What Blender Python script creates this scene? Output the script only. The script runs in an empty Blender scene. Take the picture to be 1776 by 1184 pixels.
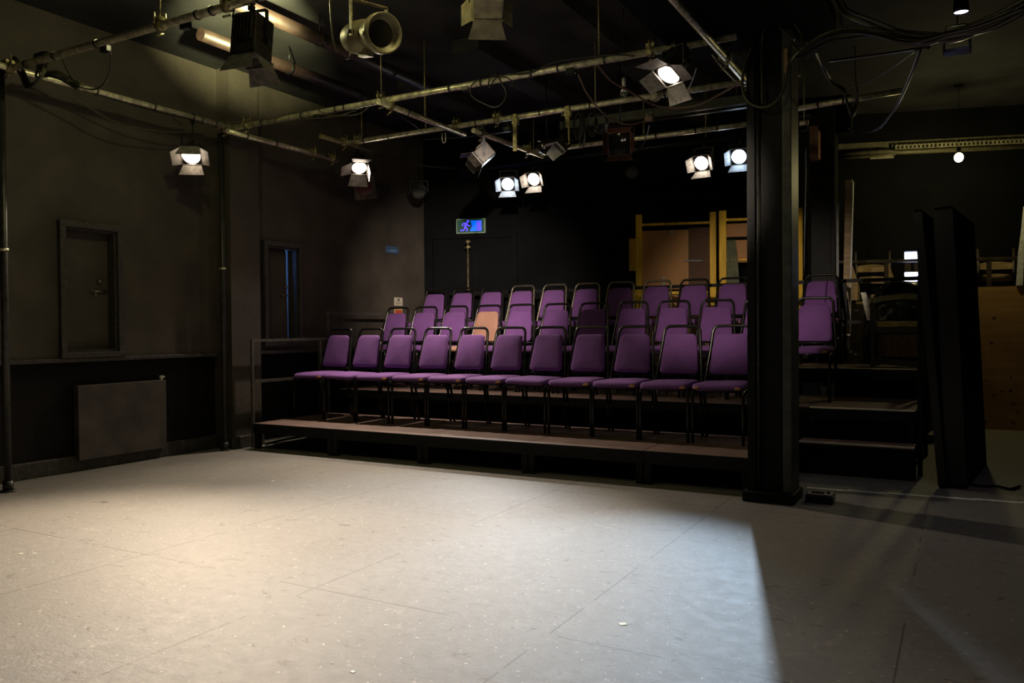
import bpy, bmesh, math, random
from mathutils import Vector, Matrix
random.seed(7)
scene = bpy.context.scene
COL = scene.collection
R = math.radians

# ------------------------------------------------------------------ camera
FPX = 1395.5; CAMH = 1.15
yaw, pitch, roll = R(29.187), R(-0.905), R(-0.456)
fw = Vector((-math.sin(yaw)*math.cos(pitch), math.cos(yaw)*math.cos(pitch), math.sin(pitch)))
rt = Vector((math.cos(yaw), math.sin(yaw), 0)); up = rt.cross(fw)
rt, up = rt*math.cos(roll)+up*math.sin(roll), up*math.cos(roll)-rt*math.sin(roll)
CAM = Vector((0, 0, CAMH))
cd = bpy.data.cameras.new('camera'); cam = bpy.data.objects.new('camera', cd); COL.objects.link(cam)
cd.sensor_width = 36; cd.lens = FPX/1776*36; cd.clip_end = 100; cd.clip_start = .05
m = Matrix((rt, up, -fw)).transposed().to_4x4(); m.translation = CAM
cam.matrix_world = m; scene.camera = cam

def ray(px, py): return fw + rt*((px-888)/FPX) + up*((592-py)/FPX)
def at(px, py, ax, v):
    d = ray(px, py); k = 'xyz'.index(ax); t = (v-CAM[k])/d[k]; return CAM + d*t
WS = .306                                   # the back wall runs obliquely: Y = 8.95 + WS*(X+6.35)
def wall_y(x): return 8.95 + WS*(x+6.35)
def on_back(px, py, off=0):
    d = ray(px, py); t = (8.95-off+WS*6.35+WS*CAM[0]-CAM[1])/(d[1]-WS*d[0]); return CAM+d*t
WANG = math.atan(WS)

# ------------------------------------------------------------------ materials
def lin(c): return tuple(((x/255)/12.92 if x/255 <= .04045 else ((x/255+.055)/1.055)**2.4) for x in c)
def mat(name, col, rough=.6, metal=0, noise=0, nscale=8, bump=0, bscale=40, col2=None, spec=None, sheen=0, stretch=None):
    m = bpy.data.materials.new(name); m.use_nodes = True
    nt = m.node_tree; b = nt.nodes['Principled BSDF']
    b.inputs['Base Color'].default_value = (*col, 1); b.inputs['Roughness'].default_value = rough
    b.inputs['Metallic'].default_value = metal
    if spec is not None: b.inputs['Specular IOR Level'].default_value = spec
    if sheen: b.inputs['Sheen Weight'].default_value = sheen; b.inputs['Sheen Tint'].default_value = (*col, 1)
    tc = nt.nodes.new('ShaderNodeTexCoord'); src = tc.outputs['Object']
    if stretch:
        mp = nt.nodes.new('ShaderNodeMapping'); mp.inputs['Scale'].default_value = stretch
        nt.links.new(src, mp.inputs['Vector']); src = mp.outputs['Vector']
    if noise or col2:
        n = nt.nodes.new('ShaderNodeTexNoise'); n.inputs['Scale'].default_value = nscale; n.inputs['Detail'].default_value = 6
        nt.links.new(src, n.inputs['Vector'])
        r = nt.nodes.new('ShaderNodeValToRGB'); r.color_ramp.elements[0].position = .35; r.color_ramp.elements[1].position = .68
        c2 = col2 or tuple(min(1, x*(1+noise)) for x in col)
        c1 = col if col2 else tuple(x*(1-noise) for x in col)
        r.color_ramp.elements[0].color = (*c1, 1); r.color_ramp.elements[1].color = (*c2, 1)
        nt.links.new(n.outputs['Fac'], r.inputs['Fac']); nt.links.new(r.outputs['Color'], b.inputs['Base Color'])
    if bump:
        n2 = nt.nodes.new('ShaderNodeTexNoise'); n2.inputs['Scale'].default_value = bscale; n2.inputs['Detail'].default_value = 4
        nt.links.new(src, n2.inputs['Vector'])
        bp = nt.nodes.new('ShaderNodeBump'); bp.inputs['Strength'].default_value = bump; bp.inputs['Distance'].default_value = .01
        nt.links.new(n2.outputs['Fac'], bp.inputs['Height']); nt.links.new(bp.outputs['Normal'], b.inputs['Normal'])
    return m
def emit(name, col, s):
    m = bpy.data.materials.new(name); m.use_nodes = True; b = m.node_tree.nodes['Principled BSDF']
    b.inputs['Base Color'].default_value = (*col, 1); b.inputs['Emission Color'].default_value = (*col, 1); b.inputs['Emission Strength'].default_value = s
    return m

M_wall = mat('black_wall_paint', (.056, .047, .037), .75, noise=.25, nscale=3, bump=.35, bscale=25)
M_dado_shade = mat('shaded_dado_black', (.007, .006, .006), .55, noise=.3, nscale=4, bump=.2, spec=.2)  # shade below the ledge painted into the lower wall's colour
M_trim = mat('black_trim_paint', (.045, .041, .036), .5, noise=.4, nscale=30, bump=.4, bscale=60)
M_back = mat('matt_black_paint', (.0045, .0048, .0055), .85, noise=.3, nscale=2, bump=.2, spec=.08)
M_ceil = mat('dark_ceiling_paint', (.026, .0262, .0265), .85, noise=.3, nscale=2.5, bump=.3, bscale=15, spec=.15)
M_lit_flange = mat('lit_flange_grey_green', (.060, .066, .052), .5, noise=.3, nscale=14, bump=.2)  # lamplight on the column's right side put into a paler colour
M_col = mat('black_column_paint', (.0060, .0068, .0064), .55, noise=.35, nscale=14, bump=.3, bscale=40, spec=.2)
M_metal = mat('black_powder_coated_steel', (.012, .012, .013), .35, metal=.3, noise=.3, nscale=20)
M_frame = mat('glossy_black_chair_tube', (.010, .009, .009), .22, metal=.2)
M_chrome = mat('worn_bronze_chair_tube', (.22, .19, .15), .34, metal=.8, noise=.35, nscale=60)
M_steel = mat('dull_galvanised_steel', (.72, .68, .48), .34, metal=.55, noise=.4, nscale=25, bump=.15, bscale=80)
M_brass = mat('dull_zinc_clamp', (.30, .26, .13), .45, metal=.6, noise=.5, nscale=40)
M_pole = mat('black_painted_pole', (.035, .035, .033), .4, metal=.3, noise=.4, nscale=25)
M_hpipe = mat('brown_painted_heating_pipe', (.030, .018, .015), .45, noise=.3, nscale=12)
M_rubber = mat('black_cable_rubber', (.014, .014, .012), .32)
M_olive = mat('weathered_cable_rubber', (.06, .058, .03), .4, noise=.4, nscale=30)
M_copper = mat('dusty_brown_cable', (.17, .11, .08), .45)
M_purple = mat('purple_wool_fabric', (.150, .057, .220), .95, noise=.12, nscale=7, bump=.35, bscale=420, sheen=.3)
M_peach = mat('faded_peach_fabric', (.36, .19, .14), .95, noise=.10, nscale=9, bump=.35, bscale=420, sheen=.2)
M_foam = mat('torn_orange_foam', (.50, .24, .09), .95, noise=.5, nscale=90, bump=.8, bscale=120)
M_deck = mat('brown_deck_board', (.120, .070, .052), .7, noise=.22, nscale=5, bump=.2, bscale=60)
M_nose = mat('cream_nosing_tape', (.78, .70, .54), .6, noise=.1, nscale=20)
M_tape = mat('worn_white_floor_tape', (.88, .83, .64), .6, noise=.3, nscale=18)
M_yellow = mat('yellow_stained_timber', (.85, .50, .015), .55, noise=.25, nscale=3, stretch=(6, 6, .8), bump=.1)
M_board = mat('brown_hardboard', (.50, .26, .11), .8, noise=.12, nscale=3)
M_sheet = mat('dark_brown_hardboard', (.115, .06, .035), .8, noise=.12, nscale=3)
M_sticker = mat('pale_sticker', (.42, .38, .30), .7)
M_pine = mat('pine_board', (.26, .135, .045), .6, col2=(.36, .20, .075), nscale=2.2, stretch=(.6, 1, 7), bump=.05)
M_knot = mat('pine_knot', (.10, .045, .018), .6, noise=.3, nscale=30)
M_wood = mat('pale_beech_wood', (.34, .23, .11), .6, noise=.25, nscale=6, stretch=(1, 1, 6))
M_darkwood = mat('dark_stained_wood', (.035, .024, .016), .5, noise=.4, nscale=8)
M_rush = mat('worn_rush_seat', (.40, .30, .13), .85, noise=.35, nscale=50, bump=.5, bscale=150)
M_rust = mat('rust_patterned_cloth', (.06, .03, .012), .9, col2=(.16, .085, .035), nscale=14, stretch=(3, 3, .8))
M_plastic = mat('black_polythene', (.005, .005, .005), .22, bump=.6, bscale=9, spec=.35)
M_edge = mat('black_gloss_edge', (.006, .006, .006), .3)
M_duct = mat('silver_brown_parcel_tape', (.30, .26, .14), .3, noise=.3, nscale=20, bump=.3, bscale=30)
M_white = mat('dirty_white_metal', (.55, .55, .56), .5, noise=.25, nscale=30)
M_cream = mat('cream_plastic', (.50, .45, .34), .55, noise=.15, nscale=20)
M_tray = mat('dusty_trunking', (.10, .09, .05), .5, noise=.3, nscale=18)
M_trlip = mat('pale_trunking_lip', (.24, .22, .14), .5, noise=.3, nscale=18)
M_beige = mat('beige_metal_housing', (.30, .27, .15), .45, metal=.2, noise=.3, nscale=18)
M_barn = mat('worn_barn_door_steel', (.20, .19, .17), .5, metal=.3, noise=.35, nscale=25)
M_barnbr = mat('heat_browned_barn_door', (.20, .10, .065), .5, metal=.3, noise=.3, nscale=25)
M_heat = mat('heat_stained_lamp_housing', (.035, .03, .026), .4, metal=.4, noise=.5, nscale=25)
M_glass = mat('dark_lamp_lens', (.02, .022, .018), .08)
M_gel = mat('dark_red_gel', (.10, .012, .014), .25)
M_gelf = mat('grey_gel_frame', (.19, .16, .14), .6, noise=.3, nscale=25)
M_paper = mat('notice_paper', (.55, .50, .40), .8)
M_ink = mat('printed_ink', (.04, .04, .045), .8)
M_red = mat('red_print', (.45, .06, .03), .7)
M_curtain = mat('grey_green_curtain', (.16, .17, .11), .9, noise=.3, nscale=10)
M_upper = mat('cream_plaster', (.30, .28, .22), .9)
M_bulb = bpy.data.materials.new('clear_bulb_glass'); M_bulb.use_nodes = True
_b = M_bulb.node_tree.nodes['Principled BSDF']; _b.inputs['Transmission Weight'].default_value = .9; _b.inputs['Roughness'].default_value = .05; _b.inputs['Base Color'].default_value = (.9, .92, .95, 1)

def floor_mat():
    m = bpy.data.materials.new('worn_grey_floor_paint'); m.use_nodes = True; nt = m.node_tree; N = nt.nodes; L = nt.links
    b = N['Principled BSDF']; g = N.new('ShaderNodeNewGeometry')
    def noise(sc, det=8, rough=.6, stretch=None, dist=0):
        n = N.new('ShaderNodeTexNoise'); n.inputs['Scale'].default_value = sc; n.inputs['Detail'].default_value = det; n.inputs['Roughness'].default_value = rough; n.inputs['Distortion'].default_value = dist
        if stretch:
            mp = N.new('ShaderNodeMapping'); mp.inputs['Scale'].default_value = stretch; L.new(g.outputs['Position'], mp.inputs['Vector']); L.new(mp.outputs['Vector'], n.inputs['Vector'])
        else: L.new(g.outputs['Position'], n.inputs['Vector'])
        return n.outputs['Fac']
    def ramp(f, p0, p1, c0, c1):
        r = N.new('ShaderNodeValToRGB'); r.color_ramp.elements[0].position = p0; r.color_ramp.elements[1].position = p1
        r.color_ramp.elements[0].color = (*c0, 1); r.color_ramp.elements[1].color = (*c1, 1); L.new(f, r.inputs['Fac']); return r.outputs['Color']
    def mix(f, a, c, mode='MIX', fac=None):
        x = N.new('ShaderNodeMix'); x.data_type = 'RGBA'; x.blend_type = mode
        if f is not None: L.new(f, x.inputs['Factor'])
        else: x.inputs['Factor'].default_value = fac
        for s, v in ((x.inputs[6], a), (x.inputs[7], c)):
            if isinstance(v, tuple): s.default_value = (*v, 1)
            else: L.new(v, s)
        return x.outputs[2]
    base = ramp(noise(1.3, 6), .3, .7, (.150, .140, .124), (.205, .192, .170))
    fine = ramp(noise(22, 8, .75), .40, .66, (0, 0, 0), (1, 1, 1))
    c = mix(fine, base, (.245, .230, .200)); 
    c = mix(None, base, c, fac=.45)
    # dark scuffs and chips
    sc = ramp(noise(9, 10, .78, (1, 1.6, 1), .8), .585, .64, (0, 0, 0), (1, 1, 1))
    c = mix(sc, c, (.085, .072, .058))
    chips = ramp(noise(38, 4, .6), .655, .675, (0, 0, 0), (1, 1, 1))
    c = mix(chips, c, (.46, .43, .35))
    wear = ramp(noise(3.1, 10, .8, (1, 1, 1), 1.2), .60, .66, (0, 0, 0), (1, 1, 1))
    c = mix(wear, c, (.30, .275, .23))
    # board seams 1.165 m x 2.44 m
    sx = N.new('ShaderNodeSeparateXYZ'); L.new(g.outputs['Position'], sx.inputs[0])
    def seam(sock, off, per, w):
        a = N.new('ShaderNodeMath'); a.operation = 'ADD'; a.inputs[1].default_value = off+per*50; L.new(sock, a.inputs[0])
        q = N.new('ShaderNodeMath'); q.operation = 'PINGPONG'; q.inputs[1].default_value = per/2; L.new(a.outputs[0], q.inputs[0])
        t = N.new('ShaderNodeMath'); t.operation = 'LESS_THAN'; t.inputs[1].default_value = w; L.new(q.outputs[0], t.inputs[0]); return t.outputs[0]
    s1 = seam(sx.outputs[0], 1.355, 1.165, .0035); s2 = seam(sx.outputs[1], -2.685, 2.44, .004)
    mx = N.new('ShaderNodeMath'); mx.operation = 'MAXIMUM'; L.new(s1, mx.inputs[0]); L.new(s2, mx.inputs[1])
    brk = N.new('ShaderNodeMath'); brk.operation = 'GREATER_THAN'; brk.inputs[1].default_value = .47; L.new(noise(2.2, 3), brk.inputs[0])
    mm = N.new('ShaderNodeMath'); mm.operation = 'MULTIPLY'; L.new(mx.outputs[0], mm.inputs[0]); L.new(brk.outputs[0], mm.inputs[1])
    c = mix(mm.outputs[0], c, (.085, .074, .062))
    L.new(c, b.inputs['Base Color'])
    rr = N.new('ShaderNodeMapRange'); rr.inputs[1].default_value = .3; rr.inputs[2].default_value = .7; rr.inputs[3].default_value = .50; rr.inputs[4].default_value = .62
    L.new(noise(14, 8, .75), rr.inputs[0]); L.new(rr.outputs[0], b.inputs['Roughness'])
    bp = N.new('ShaderNodeBump'); bp.inputs['Strength'].default_value = .45; bp.inputs['Distance'].default_value = .004
    ad = N.new('ShaderNodeMath'); ad.operation = 'ADD'; L.new(noise(60, 6, .7), ad.inputs[0]); L.new(noise(9, 10, .78, (1, 1.6, 1), .8), ad.inputs[1])
    L.new(ad.outputs[0], bp.inputs['Height']); L.new(bp.outputs['Normal'], b.inputs['Normal'])
    return m
M_floor = floor_mat()

# ------------------------------------------------------------------ mesh helpers
def BM(): return bmesh.new()
def box(bm, lo, hi, M=None, bev=0):
    x0, y0, z0 = lo; x1, y1, z1 = hi
    v = [bm.verts.new(p) for p in ((x0,y0,z0),(x1,y0,z0),(x1,y1,z0),(x0,y1,z0),(x0,y0,z1),(x1,y0,z1),(x1,y1,z1),(x0,y1,z1))]
    fs = [bm.faces.new([v[i] for i in f]) for f in ((3,2,1,0),(4,5,6,7),(0,1,5,4),(1,2,6,5),(2,3,7,6),(3,0,4,7))]
    if bev:
        es = list({e for f in fs for e in f.edges})
        r = bmesh.ops.bevel(bm, geom=es, offset=bev, segments=2, affect='EDGES', profile=.5)
        v = list({w for f in r['faces'] for w in f.verts} | {w for w in v if w.is_valid})
    if M is not None: bmesh.ops.transform(bm, matrix=M, verts=v)
    return v
def tube(bm, pts, r, seg=8, caps=True, closed=False):
    pts = [Vector(p) for p in pts]; n = len(pts); rings = []
    rad = r if isinstance(r, (list, tuple)) else [r]*n
    prev = None
    for i, p in enumerate(pts):
        if closed: t = (pts[(i+1) % n]-pts[i-1]).normalized()
        elif i == 0: t = (pts[1]-p).normalized()
        elif i == n-1: t = (p-pts[-2]).normalized()
        else: t = ((pts[i+1]-p).normalized()+(p-pts[i-1]).normalized()).normalized()
        if prev is None:
            a = Vector((0, 0, 1)) if abs(t.z) < .9 else Vector((1, 0, 0)); nrm = t.cross(a).normalized()
        else:
            nrm = prev - t*prev.dot(t); nrm = nrm.normalized() if nrm.length > 1e-6 else t.orthogonal().normalized()
        prev = nrm; bn = t.cross(nrm)
        rings.append([bm.verts.new(p+(nrm*math.cos(k*2*math.pi/seg)+bn*math.sin(k*2*math.pi/seg))*rad[i]) for k in range(seg)])
    rng = range(n if closed else n-1)
    for i in rng:
        a, b = rings[i], rings[(i+1) % n]
        for k in range(seg):
            f = bm.faces.new((a[k], a[(k+1) % seg], b[(k+1) % seg], b[k])); f.smooth = True
    if caps and not closed:
        bm.faces.new(rings[0][::-1]); bm.faces.new(rings[-1])
def lathe(bm, prof, M, seg=24, smooth=True):
    """prof: list of (radius, distance along local -Y)"""
    rings = []
    for r, d in prof:
        rings.append([bm.verts.new(M @ Vector((r*math.cos(k*2*math.pi/seg), -d, r*math.sin(k*2*math.pi/seg)))) for k in range(seg)])
    for a, b in zip(rings, rings[1:]):
        for k in range(seg):
            f = bm.faces.new((a[k], a[(k+1) % seg], b[(k+1) % seg], b[k])); f.smooth = smooth
    bm.faces.new(rings[0][::-1]); bm.faces.new(rings[-1])
def disc(bm, r, d, M, seg=24, dome=0):
    c = bm.verts.new(M @ Vector((0, -d-dome, 0)))
    ring = [bm.verts.new(M @ Vector((r*math.cos(k*2*math.pi/seg), -d, r*math.sin(k*2*math.pi/seg)))) for k in range(seg)]
    for k in range(seg): bm.faces.new((c, ring[k], ring[(k+1) % seg])).smooth = True
def plate(bm, pts, th):
    """thin plate: polygon with thickness along its normal"""
    pts = [Vector(p) for p in pts]; n = (pts[1]-pts[0]).cross(pts[2]-pts[0]).normalized()*th/2
    a = [bm.verts.new(p-n) for p in pts]; b = [bm.verts.new(p+n) for p in pts]
    bm.faces.new(a[::-1]); bm.faces.new(b); k = len(pts)
    for i in range(k): bm.faces.new((a[i], a[(i+1) % k], b[(i+1) % k], b[i]))
def link(name, bm, m, parent=None, loc=None):
    bmesh.ops.recalc_face_normals(bm, faces=bm.faces[:])
    me = bpy.data.meshes.new(name); bm.to_mesh(me); bm.free(); me.materials.append(m)
    o = bpy.data.objects.new(name, me); COL.objects.link(o)
    if parent: o.parent = parent
    if loc is not None: o.location = loc
    return o
def tag(o, label, cat, group=None):
    o['label'] = label; o['category'] = cat
    if group: o['group'] = group
    return o
def thing(name, label, cat, loc=(0, 0, 0), rz=0, group=None):
    o = bpy.data.objects.new(name, None); COL.objects.link(o); o.location = loc; o.rotation_euler = (0, 0, rz); o.empty_display_size = .1
    return tag(o, label, cat, group)
def struct(name, bm, m, parent=None):
    o = link(name, bm, m, parent)
    if not parent: o['kind'] = 'structure'
    return o
def boxo(name, lo, hi, m, parent=None, bev=0):
    b = BM(); box(b, lo, hi, bev=bev); return link(name, b, m, parent)
def smooth_path(pts, n=8):
    pts = [Vector(p) for p in pts]; P = [pts[0]*2-pts[1]]+pts+[pts[-1]*2-pts[-2]]; out = []
    for i in range(1, len(P)-2):
        p0, p1, p2, p3 = P[i-1:i+3]
        for k in range(n):
            t = k/n; out.append(.5*((2*p1)+(p2-p0)*t+(2*p0-5*p1+4*p2-p3)*t*t+(3*p1-p0-3*p2+p3)*t**3))
    return out+[pts[-1]]

# ------------------------------------------------------------------ the room
XL = -6.35; ZC = 3.7; LEDGE = .94
b = BM(); box(b, (-6.6, -3.2, -.1), (3.7, 13, 0)); struct('floor', b, M_floor)
b = BM(); box(b, (-6.6, -3.2, ZC), (3.7, 13, ZC+.1))
struct('ceiling', b, M_ceil)
# ceiling joists
k = 0
for i, (x, w, y0, y1) in enumerate(((-4.83, .26, 6.55, 9.3), (-3.80, .28, 6.0, 9.5), (-2.7, .22, 4.4, 9.8), (-1.85, .22, 6.2, 10.0))):
    b = BM(); box(b, (x-w/2, y0, ZC-.12), (x+w/2, y1, ZC-.001)); struct('trim_%d' % (i+4), b, M_ceil)
# left wall: boarded upper wall with two window openings, recessed dado
W1 = (3.93, 4.385, .985, 2.005); W2 = (6.10, 6.55, 1.03, 2.04)
b = BM(); T = XL-.14
def ly(y0, y1, z0, z1): box(b, (T, y0, z0), (XL, y1, z1))
ly(-3.2, 9.2, W2[3], ZC); ly(-3.2, W1[0], LEDGE, W2[3]); ly(W1[0], W1[1], LEDGE, W1[2]); ly(W1[0], W1[1], W1[3], W2[3])
ly(W1[1], W2[0], LEDGE, W2[3]); ly(W2[0], W2[1], LEDGE, W2[2]); ly(W2[1], 9.2, LEDGE, W2[3])
struct('wall_left', b, M_wall)
b = BM(); box(b, (T-.02, -3.2, 0), (XL-.075, 9.2, LEDGE)); o = struct('wall_left_dado', b, M_dado_shade)
b = BM(); box(b, (XL-.08, -3.2, LEDGE-.035), (XL+.035, 5.49, LEDGE), bev=.006); struct('trim_1', b, M_trim)
b = BM(); box(b, (XL-.08, 5.86, LEDGE-.035), (XL+.035, 8.9, LEDGE), bev=.006); struct('trim_2', b, M_trim)
b = BM(); box(b, (XL-.08, -3.2, 0), (XL-.03, 5.49, .13), bev=.008); struct('baseboard_left', b, M_trim)
b = BM(); box(b, (XL-.1, 5.49, 0), (XL+.17, 5.86, ZC)); struct('trim_3', b, M_wall)         # pier
b = BM(); box(b, (XL-.02, 5.47, 0), (XL+.19, 5.88, .12), bev=.012); struct('baseboard_pier', b, M_trim)
# oblique back wall
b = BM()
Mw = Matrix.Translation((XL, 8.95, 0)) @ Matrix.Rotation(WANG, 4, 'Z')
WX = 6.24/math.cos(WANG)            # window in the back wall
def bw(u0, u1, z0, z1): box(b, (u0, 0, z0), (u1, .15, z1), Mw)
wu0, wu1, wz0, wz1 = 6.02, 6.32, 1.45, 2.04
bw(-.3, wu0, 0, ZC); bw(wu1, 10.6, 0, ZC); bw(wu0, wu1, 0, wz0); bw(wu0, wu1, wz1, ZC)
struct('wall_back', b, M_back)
M_day = emit('daylight_outside', (.55, .62, 1.0), 9)
b = BM(); box(b, (wu0-.05, .16, wz0-.05), (wu1+.05, .18, wz1+.05), Mw); w3 = struct('window_3', b, M_day)
b = BM()
for z, h in ((1.44, .05), (1.58, .05), (1.70, .04), (1.79, .13)): box(b, (wu0-.01, .02, z), (wu1+.01, .05, z+h), Mw)
struct('window_slats', b, M_darkwood, w3)
# black double door in the back wall, almost lost in the dark
d1 = bpy.data.objects.new('door_1', None); COL.objects.link(d1); d1['kind'] = 'structure'
b = BM(); box(b, (.06, -.035, 0), (.13, 0, 2.36), Mw); box(b, (1.22, -.035, 0), (1.29, 0, 2.36), Mw); box(b, (.06, -.035, 2.36), (1.29, 0, 2.43), Mw); link('door_frame', b, M_back, d1)
b = BM(); box(b, (.135, -.02, 0), (.67, 0, 2.355), Mw); link('door_leaf', b, M_back, d1)
b = BM(); box(b, (.68, -.02, 0), (1.215, 0, 2.355), Mw); link('door_leaf', b, M_back, d1)
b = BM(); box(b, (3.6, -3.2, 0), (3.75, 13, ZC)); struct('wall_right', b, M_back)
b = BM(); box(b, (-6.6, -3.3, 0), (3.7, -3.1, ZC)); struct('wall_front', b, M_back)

# shuttered windows in the left wall
def window(name, W, gap):
    y0, y1, z0, z1 = W
    r = bpy.data.objects.new(name, None); COL.objects.link(r); r.location = (XL, (y0+y1)/2, z0); r['kind'] = 'structure'
    def L(bm, nm, m): o = link(nm, bm, m, r); o.location = -Vector(r.location); return o
    b = BM(); f = .052
    for (a0, a1, c0, c1, xx) in ((y0-f, y0, z0-.002, z1+.002, .045), (y1, y1+f, z0-.002, z1+.002, .045), (y0-f-.003, y1+f+.003, z1, z1+f, .048), (y0-f-.003, y1+f+.003, z0-.045, z0, .048)):
        box(b, (XL-.01, a0, c0), (XL+xx, a1, c1), bev=.005)
    for (a0, a1, c0, c1, xx) in ((y0, y0+.018, z0, z1, .012), (y1-.018, y1, z0, z1, .012), (y0, y1, z1-.018, z1, .015), (y0, y1, z0, z0+.02, .015)):
        box(b, (XL-.135, a0, c0), (XL+xx, a1, c1))
    L(b, 'window_frame', M_trim)
    b = BM(); X0, X1 = XL-.105, XL-.08
    if gap:
        pts = [(z0+.02, y1-.064), (z0+.3, y1-.066), (z0+.62, y1-.074), (z1-.018, y1-.086)]
        ys = y0+.018
        for (za, ya), (zb, yb) in zip(pts, pts[1:]):
            v = [b.verts.new(p) for p in ((X0, ys, za), (X0, ya, za), (X0, yb, zb), (X0, ys, zb), (X1, ys, za), (X1, ya, za), (X1, yb, zb), (X1, ys, zb))]
            for fc in ((3,2,1,0),(4,5,6,7),(0,1,5,4),(1,2,6,5),(2,3,7,6),(3,0,4,7)): b.faces.new([v[i] for i in fc])
    else: box(b, (X0, y0+.018, z0+.02), (X1, y1-.018, z1-.018))
    L(b, 'shutter', M_wall)
    if gap:
        b = BM(); box(b, (X0, y1-.052, z0+.02), (X1, y1-.018, z1-.018)); L(b, 'shutter_stile', M_trim)
        b = BM(); box(b, (XL-.128, y1-.10, z0+.02), (XL-.12, y1-.045, z1-.018)); L(b, 'daylight_gap', M_slit)
    b = BM(); zc = z0+.50*(z1-z0); yc = y1-.105
    box(b, (X1, yc-.07, zc-.012), (X1+.012, yc+.02, zc+.012)); box(b, (X1, yc+.045, zc-.012), (X1+.016, yc+.075, zc+.012))
    tube(b, [(X1+.018, yc-.06, zc), (X1+.018, yc+.07, zc)], .006); tube(b, [(X1+.02, yc-.04, zc), (X1+.028, yc-.04, zc-.04)], .006)
    lathe(b, [(.018, 0), (.02, .02), (.008, .03)], Matrix.Translation((X1, yc+.005, zc+.085)) @ Matrix.Rotation(R(90), 4, 'Z'), 12)
    L(b, 'bolt_latch', M_chrome)
    return r
M_slit = emit('daylight_through_gap', (.14, .36, 1.0), 4.0)
window('window_1', W1, False); window('window_2', W2, True)

# main column and its beam, second column
C0 = (-1.235, 5.40); C1 = (-.965, 5.66)
c = thing('steel_column', 'thick black steel column standing in front of the seating', 'column', ((C0[0]+C1[0])/2, (C0[1]+C1[1])/2, 0))
def P(o, name, bm, m): q = link(name, bm, m, o); q.location = -Vector(o.location); return q
b = BM(); box(b, (C0[0], C0[1], 0), (C0[0]+.05, C1[1], 3.06)); box(b, (C0[0]+.04, C0[1]+.03, 0), (C1[0], C1[1]-.02, 3.06)); 
P(c, 'shaft', b, M_col)
b = BM(); box(b, (C1[0]-.045, C0[1]-.002, .07), (C1[0]+.012, C1[1], 3.055), bev=.006); P(c, 'flange', b, M_lit_flange)
b = BM(); box(b, (C0[0]-.03, C0[1]-.04, 0), (C1[0]+.03, C1[1]+.04, .07), bev=.01); P(c, 'plinth', b, M_col)
b = BM(); tube(b, [(C0[0]+.07, C0[1]+.012, .1), (C0[0]+.07, C0[1]+.012, 3.0)], .011); P(c, 'conduit', b, M_pole)
b = BM(); box(b, (C1[0]-.03, C0[1]-.012, 2.78), (C1[0]-.008, C0[1], 2.93)); P(c, 'wooden_batten', b, M_wood)
b = BM(); box(b, (-1.75, -3.1, 3.06), (-.72, 5.70, ZC-.002)); struct('ceiling_beam', b, M_back)
x2 = -1.52
b = BM(); box(b, (x2, 9.85, 0), (x2+.22, 10.1, ZC-.002)); box(b, (x2+.215, 9.83, 0), (x2+.262, 10.12, ZC-.002), bev=.005); o = struct('rear_column', b, M_col)

# ------------------------------------------------------------------ floor tape, debris, cable at the foot of the flats
b = BM(); n = 12
for i in range(n):
    xa = -.96+3.1*i/n; xb = xa+3.1/n; ya = 6.02+.09*(xa+.96)+random.uniform(-.003, .003)
    box(b, (xa, ya-.027, .0005), (xb+.01, ya+.027, .003))
tag(link('floor_tape', b, M_tape), 'long strip of worn cream tape stuck across the floor right of the column', 'tape')
for i, (px, py, s, lab) in enumerate(((1081, 1082, .022, 'small square scrap of white tape on the bright foreground floor'), (612, 1165, .012, 'tiny white fleck on the floor near the bottom edge'),
        (473, 834, .014, 'tiny pale scrap of paper on the floor in front of the low platform'), (36, 960, .012, 'pale fleck on the floor at the far left edge'), (582, 854, .008, 'tiny crumb on the floor before the second platform leg'))):
    p = at(px, py, 'z', 0); b = BM(); q = [(p.x+s*math.cos(t+i)*random.uniform(.7, 1.1), p.y+s*math.sin(t+i)*random.uniform(.7, 1.1), .0012) for t in (0, 1.4, 3.2, 4.6)]
    plate(b, q, .0014); tag(link('tape_scrap', b, M_tape), lab, 'scrap')

# ------------------------------------------------------------------ tiered decks
M_under = mat('matt_black_deck_steel', (.007, .007, .007), .6, noise=.3, nscale=20, spec=.25)
def deck(x0, x1, y0, y1, z, label, nose=None, group='seating decks', riser=False):
    t = thing('stage_deck', label, 'platform', ((x0+x1)/2, (y0+y1)/2, 0), 0, group); hw = (x1-x0)/2-.002; hd = (y1-y0)/2-.002
    boxo('deck_board', (-hw, -hd+.006, z-.02), (hw, hd, z), M_deck, t, bev=.002)
    b = BM(); fz = z-.021
    box(b, (-hw, -hd+.003, fz-.075), (hw, -hd+.03, fz)); box(b, (-hw, -hd, fz-.05), (hw, -hd+.005, z-.003)); box(b, (-hw, hd-.03, fz-.075), (hw, hd-.003, fz)); box(b, (-hw, -hd+.03, fz-.075), (-hw+.025, hd-.03, fz)); box(b, (hw-.025, -hd+.03, fz-.075), (hw, hd-.03, fz))
    link('deck_frame', b, M_under, t)
    for sx in (-1, 1):
        for sy in (-1, 1):
            b = BM(); cx = sx*(hw-.03); cy = sy*(hd-.035); box(b, (cx-.024, cy-.024, 0), (cx+.024, cy+.024, fz-.074)); link('leg', b, M_under, t)
    if riser: boxo('riser', (-hw, -hd+.033, 0), (hw, -hd+.045, fz-.076), M_back, t)
    if nose:
        b = BM()
        for (a, e) in nose: box(b, (a-t.location.x, -hd-.003, z-.008), (e-t.location.x, -hd+.028, z+.002))
        link('nosing_strip', b, M_nose, t)
    return t
T1, T2, T3 = .25, .50, .765
ordn = ['first', 'second', 'third', 'fourth', 'fifth', 'sixth', 'seventh', 'eighth', 'ninth', 'tenth', 'eleventh', 'twelfth']
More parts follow.
